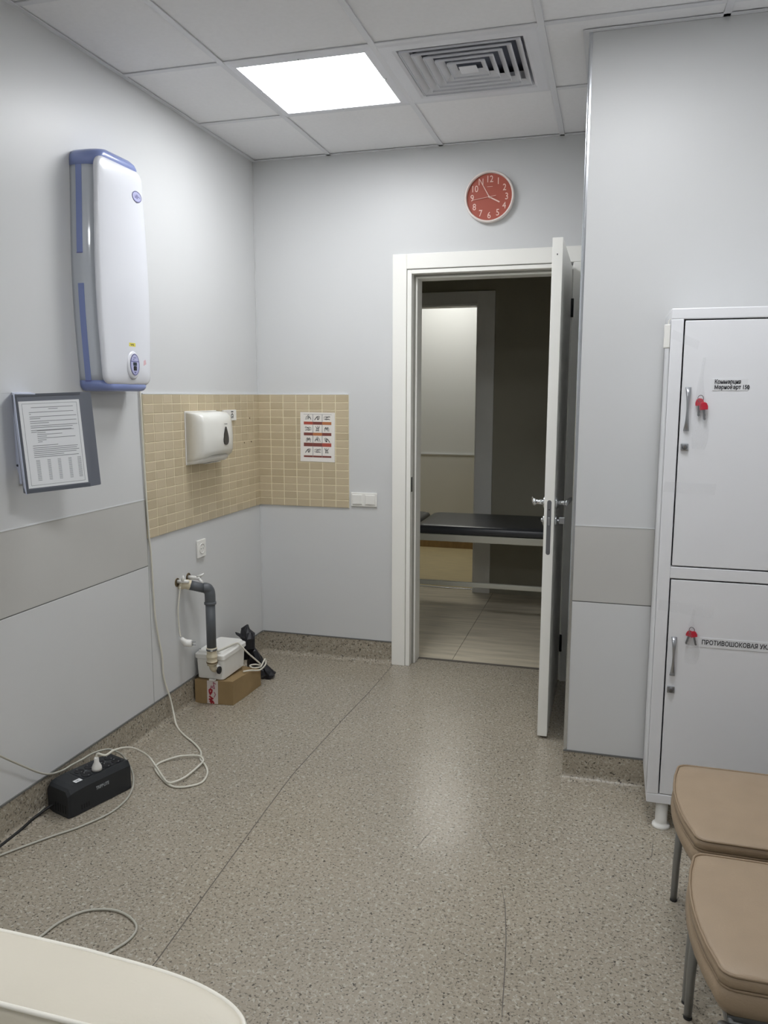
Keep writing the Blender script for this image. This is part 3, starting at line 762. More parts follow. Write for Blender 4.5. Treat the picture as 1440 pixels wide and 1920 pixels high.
strokes('printed_table', tab, .0013, TXM, 'ink_soft', pg)
# bracket of bent sheet metal: side cheek from the wall to the sleeve hinges
tp = PM @ Vector((-.012, .024, .002)); bt_ = PM @ Vector((-.011, -ph-.018, .002))
ck1 = onX((22, 737), 0); ck2 = onX((31, 877), 0)
dn = Vector((.002, .003, 0))
vs = [ck1, tp, bt_, bt_.lerp(ck2, .12), ck2]
mk('bracket', vs+[q+dn for q in vs], [(0, 1, 2, 3, 4), (9, 8, 7, 6, 5)]+[(i, (i+1) % 5, 5+(i+1) % 5, 5+i) for i in range(5)], 'bracket', rk)
box('back_plate', (0, -1.915, 1.20), (.004, -1.70, tp.z), 'bracket', rk)
mk('top_lip', [vs[0], vs[1], vs[1]+Vector((.035, .060, 0)), vs[0]+Vector((.0, .09, 0))]+[q+Vector((0, 0, .003)) for q in (vs[0], vs[1], vs[1]+Vector((.035, .060, 0)), vs[0]+Vector((.0, .09, 0)))], [(3, 2, 1, 0), (4, 5, 6, 7), (0, 1, 5, 4), (1, 2, 6, 5), (2, 3, 7, 6), (3, 0, 4, 7)], 'bracket', rk)
cen = vs[2].lerp(vs[4], .72)+(vs[1]-vs[2])*.10-Vector((-.0005, .0015, 0))
lathe('bracket_screw', [(.004, 0), (.004, .002), (.001, .002)], frame_mtx(cen, (1, 0, 0), (0, 0, 1)), 'ink', rk, n=12)

# ------------------------------------------------------------------ paper towel dispenser
td = root('paper_towel_dispenser', (.01, -.68, 1.168), 'white plastic folded paper towel dispenser on the beige mosaic tiles', 'towel dispenser')
y0, y1 = -.828, -.525
def disp_ring(z, d, bow=.018):
    yc = (y0+y1)/2; w = (y1-y0)/2; pts = []
    pts += [(.009, y0), (d*.55, y0+.001), (d*.80, y0+.006), (d*.93, y0+.020)]
    for k in range(1, 8):
        t = -1+2*k/8; pts.append((d+bow*(1-t*t)*.7-.004, yc+t*(w-.02)))
    pts += [(d*.93, y1-.020), (d*.80, y1-.006), (d*.55, y1-.001), (.009, y1)]
    return [Vector((x, y, z)) for x, y in pts]
rg = [disp_ring(1.205, .098), disp_ring(1.215, .112), disp_ring(1.24, .121), disp_ring(1.30, .123), disp_ring(1.37, .118), disp_ring(1.392, .112), disp_ring(1.403, .100), disp_ring(1.408, .085)]
for k, r in enumerate(rg):
    if k >= 4:
        for v in r: v.z += .018*max(0, (1-v.x/.12))*(k-3)/4 + .010*(1-((v.y-(y0+y1)/2)/.14)**2)*(k-3)/4
    if k < 2:
        for v in r: v.z -= (.018*max(0, 1-v.x/.10) - .014*(1-((v.y-(y0+y1)/2)/.14)**2))*(1 if k == 0 else .5)
loft('cover', rg, 'dispenser', td)
rg = [disp_ring(1.176, .050, .004), disp_ring(1.180, .075, .006), disp_ring(1.198, .092, .010), disp_ring(1.212, .096, .012)]
loft('tray', rg, 'white_plastic', td)
boxes('paper_slot', [((.035, y0+.075, 1.1742), (.07, y1-.075, 1.1765))], 'white_plastic', td)
box('back_plate', (.0088, y0-.003, 1.172), (.014, y1+.003, 1.425), 'white_plastic', td, bev=.002)
drop = []
for k in range(28):
    a = 2*math.pi*k/28; r = 1.0; yy = math.cos(a); xx = math.sin(a)*(.5-.42*yy*.9+.08)
    drop.append((xx*.037, yy*.044))
dm = ML(.1345, -.655, 1.305)
prism('level_window', drop, dm, -.004, .0005, 'smoke_window', td)
strokes('maker_mark', [[(-.014, 0), (-.012, .001)], [(-.008, 0), (.016, -.0005)]], .003, ML(.1320, -.655, 1.362), 'ink', td)
pl = root('label_plate', (.009, -.38, 1.37), 'small white plastic plate with a tiny pictogram behind the towel dispenser', 'sign')
p0, p1 = onX((417, 769), .012), onX((441, 788), .012)
box('plate', (.009, p0.y, p1.z), (.020, p1.y, p0.z), 'white_plastic', pl, bev=.002)
pc = (p0.y*.35+p1.y*.65)
strokes('plate_print', [[(-.012, .018), (.012, .018)], [(-.010, -.014), (-.010, .002), (0, .008), (.010, .002), (.010, -.014)], [(-.004, -.014), (.004, -.006)]], .005, ML(.0202, pc, (p0.z+p1.z)/2), 'ink', pl)

# ------------------------------------------------------------------ hand washing poster
po = root('hand_washing_poster', (.36, -.009, 1.13), 'white poster with twelve small hand washing drawings and red caption bars on the tiles', 'poster')
PW, PHh = .203, .273
pom = MB(.258, -.0098, 1.134) @ Matrix.Rotation(math.radians(-.6), 4, 'Z')
prism('sheet', [(0, 0), (PW, 0), (PW, PHh), (0, PHh)], pom, 0, .0012, 'poster_white', po)
bands = [['band_red', 'band_brown', 'band_orange'], ['band_brown', 'band_orange', 'band_brown'], ['band_brown', 'band_brown', 'band_red'], ['band_brown', 'band_brown', 'band_brown']]
gx0, gw = .020, .0545; gy0, gh = .262, .0605
hand_sets = [
    [[(-.016, -.012), (-.012, .004), (-.004, .010), (.002, .004), (-.002, -.008)], [(.016, -.010), (.010, .004), (.002, .008)], [(-.004, .012), (.0, .016), (.006, .012)]],
    [[(-.012, .014), (-.004, .002), (-.010, -.014)], [(.012, .016), (.004, .004), (.006, -.014)], [(-.004, .002), (.004, .004)], [(.0, .016), (.002, .006)], [(-.006, -.012), (.006, -.010)]],
    [[(-.014, .006), (-.006, .010), (.004, .006), (.012, -.004), (.018, -.014)], [(-.012, .004), (-.010, -.006), (-.004, -.012), (.0, -.004)], [(-.004, .006), (-.004, -.004)], [(.002, .006), (.002, -.003)]],
    [[(-.012, -.014), (-.012, .002), (-.006, .010), (.0, .004), (.006, .010), (.012, .002), (.012, -.014)], [(-.006, .006), (-.005, -.006)], [(.006, .006), (.005, -.006)], [(0, .004), (0, -.004)]],
    [[(-.018, .002), (-.008, .008), (.004, .006), (.014, .010), (.020, .006)], [(-.018, -.006), (-.006, -.010), (.006, -.006), (.018, -.010)], [(-.006, -.008), (.0, .002), (.006, .006)]]]
for r in range(4):
    for c in range(3):
        cx, cy = gx0+gw*(c+.5), gy0-gh*(r+.40)
        bh = .016 if r < 2 else (.020 if r == 2 else .010)
        by = gy0-gh*(r+1)+.004
        prism('caption_bar', [(gx0+gw*c+.0005, by), (gx0+gw*(c+1)-.0005, by), (gx0+gw*(c+1)-.0005, by+bh), (gx0+gw*c+.0005, by+bh)], pom, .0012, .0015, bands[r][c], po)
        hs = hand_sets[(r*3+c*2+r) % 5]; fl = -1 if (r+c) % 2 else 1
        lines = [[(cx+fl*u*1.0, cy+.006+v*.95) for u, v in ln] for ln in hs]
        lines += [[(cx+fl*(u*.72+.003), cy+.003+v*.7) for u, v in ln] for ln in hs[:2]]
        strokes('hand_drawing', lines, .0022, pom, 'ink', po, h=.0016)
strokes('grid_lines', [[(gx0+gw*k, gy0), (gx0+gw*k, gy0-gh*4+.014)] for k in (1, 2)], .0026, pom, 'ink_soft', po, h=.0014)
strokes('grid_lines', [[(gx0, gy0), (gx0+gw*3, gy0)]], .0014, pom, 'ink_soft', po, h=.0014)

# ------------------------------------------------------------------ light switch, outlet
sw = root('light_switch', (.629, 0, .89), 'white double rocker light switch between the tiles and the door frame', 'light switch')
box('plate', (.554, -.010, .890), (.704, 0, .968), 'white_plastic', sw, bev=.003)
for x in (.592, .666):
    box('rocker_frame', (x-.029, -.012, .901), (x+.029, -.009, .957), 'white_plastic', sw, bev=.001)
    box('rocker', (x-.027, -.016, .904), (x+.027, -.010, .956), 'white_plastic', sw, bev=.002)
def outlet(yc, zc, label, h=.088, w=.082):
    t = root('wall_outlet', (0, yc, zc-h/2), label, 'socket', None)
    box('plate', (0, yc-w/2, zc-h/2), (.011, yc+w/2, zc+h/2), 'white_plastic', t, bev=.003)
    lathe('socket_cup', [(.0265, .0), (.0265, .013), (.0225, .0135), (.0215, .002), (.0001, .002)], ML(.0, yc, zc), 'white_plastic', t, n=28)
    lathe('socket_well', [(.0213, .0115), (.0001, .0116)], ML(.0, yc, zc), 'white_plastic', t, n=28, smooth=False)
    for s in (-1, 1): lathe('pin_hole', [(.003, .0117), (.0001, .0118)], ML(0, yc+s*.0095, zc), 'dull_metal', t, n=10)
    return t
outlet(-.706, .752, 'white single wall socket under the beige mosaic tiles')
q = onX((-26, 1398), 0)
outlet(q.y, q.z, 'white wall socket low on the left wall feeding the grey cord')

# ------------------------------------------------------------------ plumbing, pump, boxes
cb = root('cardboard_box', (.11, -.66, 0), 'brown cardboard box with red and white tape under the white pump', 'box')
f1, f2_, f3, f4 = Vector((.014, -.826, .0)), Vector((.208, -.806, 0)), Vector((.222, -.515, 0)), Vector((.028, -.51, 0))
def q8(lo, hi, m, name, par, inset=0):
    pass
hgt = .121
bq = [f1, f2_, f3, f4]
# shallow sag of the back of the lid, as the box is crushed there
zs = [hgt, hgt, hgt-.034, hgt-.02]
nb = len(bq)
mid = (f2_+f3)/2; mid_t = mid+Vector((-.004, 0, hgt-.010))
vs = [b+Vector((0, 0, .0008)) for b in bq]+[b+Vector((0, 0, z)) for b, z in zip(bq, zs)]+[mid+Vector((.003, 0, .0008)), mid_t]
mk('carton', vs, [(3, 2, 8, 1, 0), (0, 1, 5, 4), (1, 8, 9, 5), (8, 2, 6, 9), (2, 3, 7, 6), (3, 0, 4, 7), (4, 5, 9, 7), (9, 6, 7)], 'cardboard', cb)
fm = frame_mtx(f1, f2_-f1, (0, 0, 1)); LW = (f2_-f1).length
prism('flap_gap', [(.004, .002), (LW-.004, .002), (LW-.004, .0045), (.004, .0045)], fm, .0002, .0008, 'cardboard', cb)
prism('packing_tape', [(.062, .003), (.118, .003), (.120, hgt-.001), (.064, hgt-.001)], fm, .0003, .0010, 'tape_white', cb)
strokes('tape_print', [[(.074, .070), (.080, .076), (.088, .072), (.086, .060), (.078, .052)], [(.075, .064), (.080, .050)], [(.076, .040), (.082, .034), (.092, .028)], [(.074, .026), (.082, .020), (.096, .006)], [(.078, .012), (.086, .030)], [(.082, .006), (.092, .016)]], .009, fm, 'tape_red', cb, h=.0013)
strokes('tape_print', [[(.100, .098), (.088, .086), (.102, .080), (.096, .112), (.108, .104)], [(.086, .094), (.082, .078)], [(.100, .062), (.106, .050), (.098, .036)]], .005, fm, 'tape_pink', cb, h=.0012)

pu = root('sanitary_pump', (.09, -.69, .122), 'white plastic waste water pump box standing on the cardboard box', 'pump')
px0, px1, py0, py1 = .014, .166, -.812, -.568
def prr(ins, z, r=.014): return [Vector((a, b, z)) for a, b in rrect(px1-px0-2*ins, py1-py0-2*ins, r, 4, (px0+px1)/2, (py0+py1)/2)]
loft('tank', [prr(.010, .1225), prr(.006, .127), prr(.002, .226)], 'white_plastic', pu, False)
loft('lid', [prr(-.002, .2255), prr(-.004, .228), prr(-.004, .247), prr(.0, .251), prr(.006, .252), prr(.010, .262), prr(.014, .265)], 'white_plastic', pu, False)
prism('pump_foot', [(-.018, 0), (.018, 0), (.014, -.010), (-.014, -.012)], frame_mtx((.105, py0, .1235), (1, 0, 0), (0, 1, 0)), -.001, .004, 'white_plastic', pu)
lathe('inlet_port', [(.020, -.004), (.020, .014), (.015, .016)], MB(.128, py0, .188), 'white_plastic', pu, n=20)
lathe('port_ring', [(.016, .004), (.018, .006), (.018, .014), (.012, .016)], frame_mtx((.146, py0-.026, .186), (0, 1, 0), (0, 0, 1)), 'rubber', pu, n=20)
tube('inlet_elbow', spline([(.128, py0-.006, .186), (.128, py0-.022, .187), (.124, py0-.032, .198), (.123, py0-.034, .215)], 5), .015, 'cream_plastic', pu, n=14)
lathe('lid_screw', [(.004, 0), (.003, .002)], Matrix.Translation((.03, -.79, .265)), 'seam_dark', pu, n=10)

pyy = py0-.034
dp = root('drain_pipe', (.122, pyy, .2), 'grey plastic drain pipe bending from the wall down to the white pump', 'pipe')
pA = onX((333, 1094), .0); 
tube('wall_spigot', spline([(.0, pA.y+.01, pA.z-.005), (.012, pA.y+.02, pA.z-.010), (.03, -.902, .618), (.045, -.892, .612)], 4), [.022]*9+[.024]*4, 'cream_plastic', dp, n=16)
s1 = Vector((.046, -.892, .612)); e1 = Vector((.123, pyy, .585))
tube('pipe_arm', [s1, s1.lerp(e1, .2), s1.lerp(e1, .72), ], [.0235, .0225, .0225], 'grey_pipe', dp, n=18)
tube('pipe_elbow', spline([s1.lerp(e1, .68), s1.lerp(e1, .86)+Vector((0, 0, .003)), e1+Vector((-.004, 0, -.006)), Vector((.123, pyy, .56)), Vector((.123, pyy, .52))], 5), .0255, 'grey_pipe', dp, n=18)
lathe('pipe_collar', [(.0255, -.004), (.0285, -.002), (.0285, .008), (.0255, .010)], Matrix.Translation((.123, pyy, .516)), 'grey_pipe', dp, n=24)
lathe('pipe_riser', [(.0228, .298), (.0228, .525)], Matrix.Translation((.123, pyy, 0)), 'grey_pipe', dp, n=24)
lathe('adapter', [(.024, .212), (.0245, .222), (.027, .224), (.027, .228), (.0245, .230), (.0245, .250), (.027, .253), (.027, .258), (.0245, .262), (.023, .285), (.026, .288), (.026, .298), (.023, .300)], Matrix.Translation((.123, pyy, 0)), 'cream_plastic', dp, n=24)
lathe('hose_clamp', [(.0262, .286), (.0262, .296)], Matrix.Translation((.123, pyy, 0)), 'dull_metal', dp, n=24)
lathe('hose_clamp', [(.0272, .224), (.0272, .230)], Matrix.Translation((.123, pyy, 0)), 'brass', dp, n=24)
box('clamp_screw', (.132, pyy-.031, .288), (.143, pyy-.023, .296), 'chrome', dp, bev=.001)
for kq, (pq, lbl) in enumerate((((332, 1092), 'small white water tap stub in a wall hole beside the drain spigot'), ((353, 1082), 'small white tap stub with lever from the wall hole nearer the corner'))):
    p = onX(pq, .0); t = root('water_tap', (.0, p.y, p.z), lbl, 'tap')
    lathe('wall_hole', [(.020, .0005), (.020, .001), (.001, .001)], ML(0, p.y, p.z), 'mortar', t, n=18, smooth=False)
    lathe('hole_rim', [(.021, .0), (.021, .002), (.016, .003), (.016, .0)], ML(0, p.y, p.z), 'brass', t, n=18)
    if kq == 0:
        tube('stub', [(.001, p.y+.002, p.z+.004), (.03, p.y+.008, p.z+.006), (.055, p.y+.010, p.z+.004)], [.009, .009, .007], 'white_plastic', t, n=12)
        tube('cap', [(.028, p.y+.006, p.z+.010), (.030, p.y+.006, p.z+.024), (.030, p.y+.006, p.z+.034)], [.010, .007, .002], 'white_plastic', t, n=12)
    else:
        tube('stub', [(.001, p.y, p.z), (.03, p.y+.003, p.z-.002), (.06, p.y+.005, p.z-.003)], [.010, .010, .008], 'white_plastic', t, n=12)
        tube('lever', [(.045, p.y+.004, p.z+.002), (.065, p.y+.008, p.z+.010), (.078, p.y+.012, p.z+.020)], [.008, .006, .003], 'white_plastic', t, n=10)
        tube('spout', [(.055, p.y+.005, p.z-.004), (.066, p.y+.007, p.z-.020), (.068, p.y+.008, p.z-.04)], [.008, .008, .007], 'white_plastic', t, n=10)
# hanging plug
pp = onX((344, 1202), .02)
hp = root('hanging_power_plug', (.02, pp.y, pp.z-.03), 'white angled power plug hanging on a thin cable beside the drain pipe', 'plug')
ctop = onX((337, 1112), .018)
tube('cable', spline([ctop+Vector((.004, 0, .03)), ctop, onX((334, 1140), .014), onX((335, 1165), .012), onX((337, 1185), .014), onX((339, 1194), .020)], 6), .0035, 'cord_white', hp, n=8)
tube('plug_body', [pp+Vector((.0, -.014, .018)), pp+Vector((.004, -.008, .006)), pp+Vector((.012, 0, -.008)), pp+Vector((.030, .006, -.010)), pp+Vector((.040, .008, -.010))], [.008, .012, .018, .018, .016], 'white_plastic', hp, n=14)
for dz in (-.018, -.003): tube('pin', [pp+Vector((.038, .008, dz)), pp+Vector((.058, .012, dz))], .0026, 'satin_metal', hp, n=8)
# pump cable looping off the pump
tag(tube('pump_cable', spline([(.135, pyy+.035, .272), (.150, -.74, .272), (.160, -.68, .271), (.172, -.655, .262), (.200, -.615, .205), (.220, -.56, .150), (.232, -.53, .118), (.222, -.515, .108), (.19, -.51, .108), (.175, -.545, .112), (.20, -.56, .108), (.228, -.545, .108), (.240, -.545, .115), (.243, -.52, .135), (.238, -.49, .135), (.243, -.50, .11), (.238, -.56, .1), (.215, -.62, .116), (.195, -.66, .122)], 6), .0042, 'cord_white', None, n=8), 'white cable draped over the pump box and looped beside the cardboard box', 'cable')

# crumpled black bag in the corner
def crumple(name, spine, m, par, seed, n=14, amp=.25):
    rnd = random.Random(seed); rings = []
    for (p, rx, rz) in spine:
        rings.append([Vector((p[0]+rx*math.cos(2*math.pi*k/n)*(1+amp*rnd.uniform(-1, 1)), p[1]+.7*rx*math.sin(2*math.pi*k/n)*(1+amp*rnd.uniform(-1, 1)), p[2]+rz*math.sin(4*math.pi*k/n+seed)*rnd.uniform(.2, 1))) for k in range(n)])
    return loft(name, rings, m, par, False)
bg = root('black_plastic_bag', (.15, -.42, 0), 'crumpled black plastic bag stuffed behind the pump in the corner', 'bag')
crumple('bag_top', [((.085, -.42, .100), .03, .0), ((.10, -.42, .16), .045, .004), ((.105, -.415, .215), .045, .006), ((.10, -.41, .245), .036, .008), ((.088, -.405, .262), .022, .006), ((.098, -.40, .285), .004, .0)], 'bag_black', bg, 3)
crumple('bag_ear', [((.09, -.44, .225), .02, .0), ((.062, -.43, .236), .016, .002), ((.036, -.42, .243), .003, 0)], 'bag_black', bg, 5, 8)
crumple('bag_body', [((.145, -.40, .002), .05, 0), ((.150, -.40, .035), .062, .004), ((.150, -.405, .07), .050, .006), ((.135, -.41, .11), .042, .006), ((.118, -.415, .15), .036, .004), ((.11, -.415, .18), .02, .0)], 'bag_black', bg, 8)
crumple('bag_tail', [((.195, -.40, .003), .045, 0), ((.200, -.40, .022), .055, .003), ((.190, -.40, .045), .045, .005), ((.17, -.40, .075), .028, .004), ((.155, -.40, .10), .012, 0)], 'bag_black', bg, 11)

# ------------------------------------------------------------------ uninterruptible power supply
ue = Vector((.26*.294/.956, .26, 0)); ub = Vector((.128, -1.925, 0))
ud = Vector((.294, .956, 0)).normalized(); up_ = Vector((-.956, .294, 0)).normalized()
UL, UW, UH = .275, .130, .116
UM = frame_mtx(ub, ud, up_)            # u along the long side (away), v towards the wall, w up
ups = root('power_supply_unit', tuple(ub+ud*.137+up_*.06), 'black uninterruptible power supply with sockets on its top on the floor', 'power supply')
prof = [(0, .0), (.004, .006), (.0, .012), (.0, UH-.018), (.012, UH), (UW-.012, UH), (UW, UH-.018), (UW, .012), (UW-.004, .006), (UW, .0)]
prof = [(0, .004), (.003, 0.001), (UW-.003, .001), (UW, .004), (UW, UH-.02), (UW-.012, UH), (.012, UH), (0, UH-.02)]
rings = []
for u, s, dz in ((0, .90, -.016), (.010, .97, -.008), (.03, 1.0, -.003), (.07, 1.0, 0), (UL-.02, 1.0, 0), (UL-.004, .97, -.003), (UL, .93, -.006)):
    rings.append([UM @ Vector((u, UW/2+(a-UW/2)*s, b+dz*(1 if b > .05 else 0))) for a, b in prof])
loft('casing', rings, 'ups', ups, False)
prism('top_deck', rrect(.185, .086, .008, 3, .172, UW/2), UM, UH-.0005, UH+.0015, 'ups', ups)
for c in range(4):
    for r in range(2):
        u = .105+.044*c; vv = .038+.042*r
        cm2 = UM @ Matrix.Translation((u, vv, UH+.001))
        so = lathe('socket', [(.0185, .0), (.0185, .002), (.0165, .0025), (.0155, .0012), (.0001, .0011)], cm2, 'ups_dark', ups, n=18)
        for s in (-1, 1): lathe('socket_contact', [(.002, .001), (.002, .004), (.001, .0042)], cm2 @ Matrix.Translation((0, s*.0135, 0)), 'satin_metal', so, n=6)
strokes('deck_print', [[(.092, UW/2), (.125, UW/2)], [(.16, UW/2), (.21, UW/2)]], .0022, UM, 'logo_grey', ups, h=UH+.0018)
prism('white_sticker', rrect(.028, .020, .001, 2, .058, .026), UM, UH+.0002, UH+.0012, 'paper', ups)
strokes('sticker_print', [[(.050, .028), (.056, .022)], [(.058, .029), (.064, .024)]], .003, UM, 'ink', ups, h=UH+.0014)
SM = frame_mtx(UM @ Vector((.115, -.0006, .064)), ud, (0, 0, 1))
text('maker_logo', 'TRIPP·LITE', .017, SM, 'logo_grey', ups, bold=.0006, sx=.72)
for k in range(5):
    box('vent_slot', (-.0012, .020+.014*k, .014), (.004, .025+.014*k, .046), 'ups_dark', ups, mtx=UM @ Matrix.Translation((.0005, 0, 0)))
for k in range(4): box('vent_slot', (.05+.010*k, -.0008, .016), (.054+.010*k, .002, .034), 'ups_dark', ups, mtx=UM)
# plug in the unit and its cord
plug_uv = (.149, .036)
pb = UM @ Vector((plug_uv[0], plug_uv[1], UH+.002))
cord = root('white_power_cable', tuple(onX((300, 1215), .006)), 'white power cord hanging from the air steriliser, looping on the floor to the power supply', 'cable')
wallp = [onX(q, .008) for q in ((262, 728), (263, 745), (266, 800), (272, 900), (279, 1000), (283, 1040), (287, 1100), (291, 1155), (298, 1200), (304, 1230), (306, 1262), (311, 1285))]
pts = wallp+[onX((317, 1302), .016), onX((323, 1325), .028)]
pts += [onZ(q, .005) for q in ((331, 1360), (345, 1378), (360, 1390), (372, 1402), (377, 1412), (376, 1424), (383, 1432), (389, 1445), (385, 1460), (372, 1470), (340, 1476), (318, 1472), (300, 1455), (291, 1440), (300, 1430))]
pts += [onZ(q, .012) for q in ((325, 1421), (345, 1417), (372, 1417), (381, 1424), (376, 1433), (350, 1455), (330, 1465), (315, 1467), (305, 1456), (293, 1438))]
pts += [onZ((281, 1421), .035), onZ((268, 1411), .07), onZ((250, 1403), .11), onZ((232, 1402), .145), onZ((213, 1407), .17), onZ((198, 1416), .175), pb+Vector((.004, .004, .062)), pb+Vector((0, 0, .045))]
tube('cord', spline(pts, 5), .0042, 'cord_white', cord, n=8)
lathe('plug_body', [(.0185, .0), (.0185, .010), (.015, .020), (.0095, .030), (.0085, .046), (.006, .05)], Matrix.Translation(pb), 'white_plastic', cord, n=16)

def cordobj(name, pts, r, m, label, cat='cord'):
    return tag(tube(name, spline(pts, 6), r, m, None, n=8), label, cat)
ql = onX((-24, 1402), .03)
cordobj('extension_cord', [ql, onX((-4, 1412), .035), onX((0, 1417), .035), onX((40, 1435), .030), onX((75, 1449), .028), onX((96, 1451), .014), onX((118, 1444), .016), onX((135, 1434), .022), onZ((152, 1425), UH+.010), onZ((175, 1412), UH+.012), onZ((200, 1405), UH+.014), onZ((216, 1408), UH+.012), onZ((232, 1419), .085), onZ((245, 1440), .05), onZ((250, 1458), .02), onZ((248, 1478), .006), onZ((236, 1500), .005), onZ((205, 1525), .005), onZ((150, 1550), .005), onZ((100, 1567), .005), onZ((50, 1585), .005), onZ((0, 1604), .005), onZ((-40, 1622), .005)],
        .0036, 'cord_grey', 'thin grey cord passing over the power supply and curling round it on the floor')
cordobj('data_cord', [onZ((-30, 1582), .005), onZ((0, 1567), .005), onZ((40, 1549), .006), onZ((64, 1533), .010), onZ((84, 1512), .020)], .0034, 'cord_grey', 'short thin grey cord running to the end of the power supply')
cordobj('mains_cord', [onZ((-30, 1612), .006), onZ((0, 1587), .006), (onZ((40, 1555), .008)), onZ((66, 1532), .012), UM @ Vector((-.012, .095, .028)), UM @ Vector((.012, .092, .030))], .0052, 'cord_black', 'black mains cord leaving the end of the power supply')
cordobj('floor_cable', [onZ((20, 1800), .005), onZ((75, 1757), .005), onZ((110, 1730), .005), onZ((150, 1711), .005), onZ((185, 1705), .005), onZ((220, 1708), .005), onZ((246, 1722), .005), onZ((256, 1740), .005), onZ((242, 1762), .005), onZ((205, 1786), .005), onZ((150, 1820), .005)], .0036, 'cord_grey', 'thin grey cable loop lying on the floor beside the cream sofa')

# ------------------------------------------------------------------ beige chairs
def seat_outline(yf, ins=0.0, n=7):
    yn = yf-.415; xf, xb = 2.152+ins, 2.60-ins; a, b = yf-ins, yn+ins
    pts = []
    # front edge, bowed towards the room, from far corner to near corner
    r = .030
    for k in range(n+1):
        t = k/n; pts.append((xf-.024*math.sin(math.pi*t)**.8+.0*t+.012*t, a-r-(a-b-2*r)*t))
    for k in range(1, 5):
        an = math.radians(90*k/4); pts.append((xf+.012+r-r*math.cos(an), b+r-r*math.sin(an)))
    pts += [(2.40, b), (xb-r, b)]
    for k in range(1, 5):
        an = math.radians(90*k/4); pts.append((xb-r+r*math.sin(an), b+r-r*math.cos(an)))
    for k in range(1, 5):
        an = math.radians(90*k/4); pts.append((xb-r+r*math.cos(an), a-r+r*math.sin(an)))
    pts += [(2.40, a)]
    for k in range(0, 4):
        an = math.radians(90*k/4); pts.append((xf+r-r*math.sin(an), a-r+r*math.cos(an)))
    return pts
def chair(yf, label):
    t = root('waiting_chair', (2.38, yf-.21, 0), label, 'chair', 'beige padded chairs by the cabinet')
    R_ = lambda ins, z, bow=0: [Vector((x, y, z)) for x, y in seat_outline(yf, ins)]
    loft('seat', [R_(.020, .334), R_(.006, .342), R_(-.004, .365), R_(.0, .392), R_(.007, .398), R_(.0, .403), R_(-.001, .418), R_(.004, .426), R_(.012, .430), R_(.05, .435), R_(.10, .438), R_(.16, .440)], 'beige_leather', t)
    tube('seat_piping', R_(.002, .4265), .0032, 'beige_piping', t, n=6, closed=True)
    tube('seat_piping', R_(.002, .398), .0030, 'beige_piping', t, n=6, closed=True)
    y0c, y1c = yf-.012, yf-.435
    tube('seat_frame', [(2.19, y0c-.02, .322), (2.19, y1c+.02, .322), (2.56, y1c+.02, .322), (2.56, y0c-.02, .322)], .012, 'leg_metal', t, n=10, closed=True)
    box('mounting_plate', (2.185, y1c+.03, .326), (2.56, y1c+.05, .338), 'leg_metal', t)
    box('mounting_plate', (2.185, y0c-.05, .326), (2.56, y0c-.03, .338), 'leg_metal', t)
    for yy in (y0c, y1c):
        tube('leg', [(2.166, yy, .004), (2.168, yy, .12), (2.178, yy+(-.006 if yy == y0c else .006), .335)], [.0095, .0105, .0125], 'leg_metal', t, n=14)
        lathe('foot_cap', [(.0103, .0), (.0103, .006)], Matrix.Translation((2.166, yy, 0)), 'rubber', t, n=14)
        tube('leg', [(2.66, yy, .004), (2.62, yy, .20), (2.60, yy, .335), (2.615, yy, .50), (2.68, yy, .78)], [.0095, .011, .012, .012, .011], 'leg_metal', t, n=12)
        lathe('foot_cap', [(.0103, .0), (.0103, .006)], Matrix.Translation((2.66, yy, 0)), 'rubber', t, n=14)
    rr = []
    for z, xo, th, ins in ((.52, 2.598, .010, .03), (.53, 2.592, .028, .006), (.60, 2.605, .034, .0), (.70, 2.630, .034, .0), (.79, 2.655, .030, .004), (.815, 2.665, .012, .03)):
        rr.append([Vector((xo+th*c+.012, yf-.2075+(.20-ins)*s, z)) for c, s in [(math.copysign(abs(math.cos(a))**.5, math.cos(a)), math.copysign(abs(math.sin(a))**.35, math.sin(a))) for a in [2*math.pi*i/20 for i in range(20)]]])
    loft('backrest', rr, 'beige_leather', t)
    return t
chair(-1.800, 'beige leather padded chair with metal legs right in front of the white cabinet')
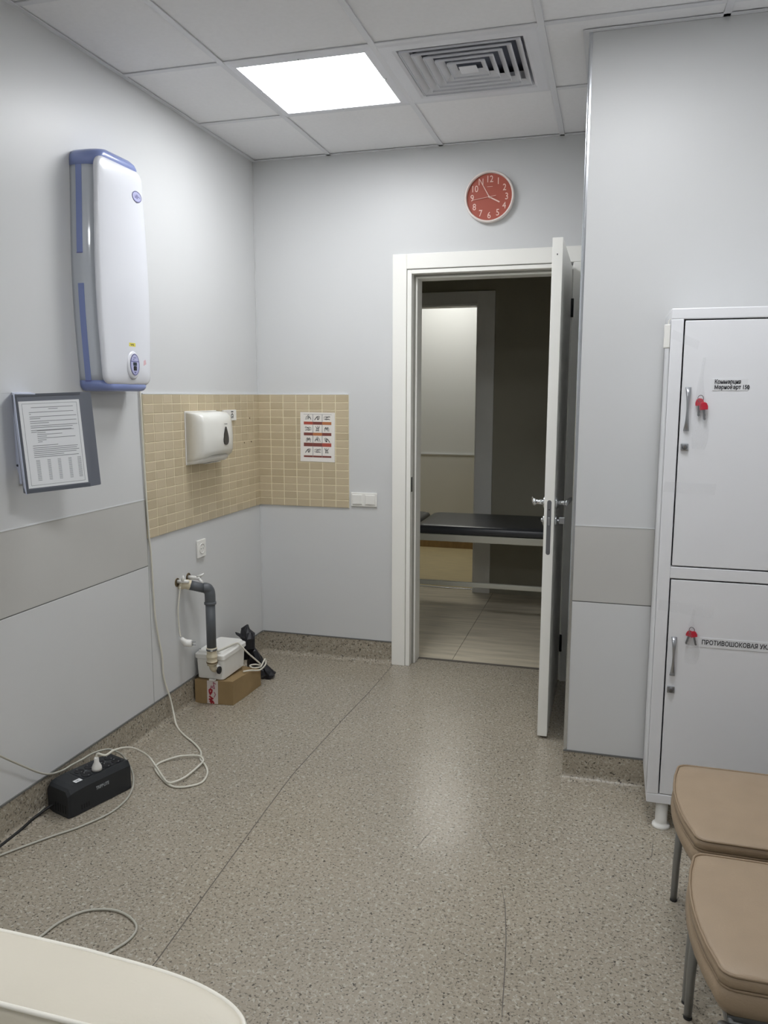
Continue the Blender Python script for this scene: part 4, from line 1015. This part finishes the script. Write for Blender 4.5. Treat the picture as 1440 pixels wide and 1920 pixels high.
chair(-2.274, 'beige leather padded chair with metal legs, second from the white cabinet')

# ------------------------------------------------------------------ cream sofa, its back towards the room
sf = root('cream_sofa', (.75, -3.55, 0), 'cream leather sofa with piped rounded backrest in the foreground', 'sofa')
def slab(x0, x1, y0, y1, ra, n=6): return lambda ins, z: [Vector((a, b, z)) for a, b in rrect(x1-x0-2*ins, y1-y0-2*ins, max(.006, ra-ins), n, (x0+x1)/2, (y0+y1)/2)]
ztop = .70
def back_outline(ins):
    # far edge towards the room, rounded end
    x0, x1, yf, yn = .05+ins, 1.520-ins, -3.258-ins, -3.385+ins
    pts = [(x0, yn), (x0, yf)]
    pts += [(.6, yf), (1.14, yf-.001), (1.26, yf-.004), (1.345, yf-.009), (1.40, yf-.016), (1.44, yf-.026), (1.475, yf-.040), (1.500, yf-.058), (1.514-ins, yf-.078), (1.518-ins, yf-.095), (1.514-ins, yn+.012), (1.50-ins, yn+.003), (1.45, yn), (.6, yn)]
    return pts
def BR(ins, z):
    p = [Vector((x, y, 0)) for x, y in back_outline(ins)]
    q = p[:3]+spline(p[2:15], 4)[1:]+p[15:]
    return [Vector((v.x, v.y, z)) for v in q]
loft('backrest', [BR(.01, .22), BR(0, .24), BR(-.004, .45), BR(.0, ztop-.02), BR(.002, ztop-.006), BR(.006, ztop-.001), BR(.014, ztop+.001), BR(.035, ztop+.003)], 'cream_leather', sf)
tube('back_piping', BR(.0025, ztop-.003), .0036, 'cream_piping', sf, n=6, closed=True)
sl = slab(.08, 1.50, -3.96, -3.39, .05)
loft('seat_cushion', [sl(.01, .25), sl(0, .27), sl(0, .40), sl(.012, .425), sl(.04, .435), sl(.1, .44)], 'cream_leather', sf)
bs = slab(.06, 1.50, -3.95, -3.28, .03)
loft('base', [bs(.0, .06), bs(0, .235)], 'cream_leather', sf, False)
for x in (.12, 1.44):
    for y in (-3.90, -3.33): lathe('leg', [(.018, 0), (.022, .061)], Matrix.Translation((x, y, 0)), 'leg_metal', sf, n=14)
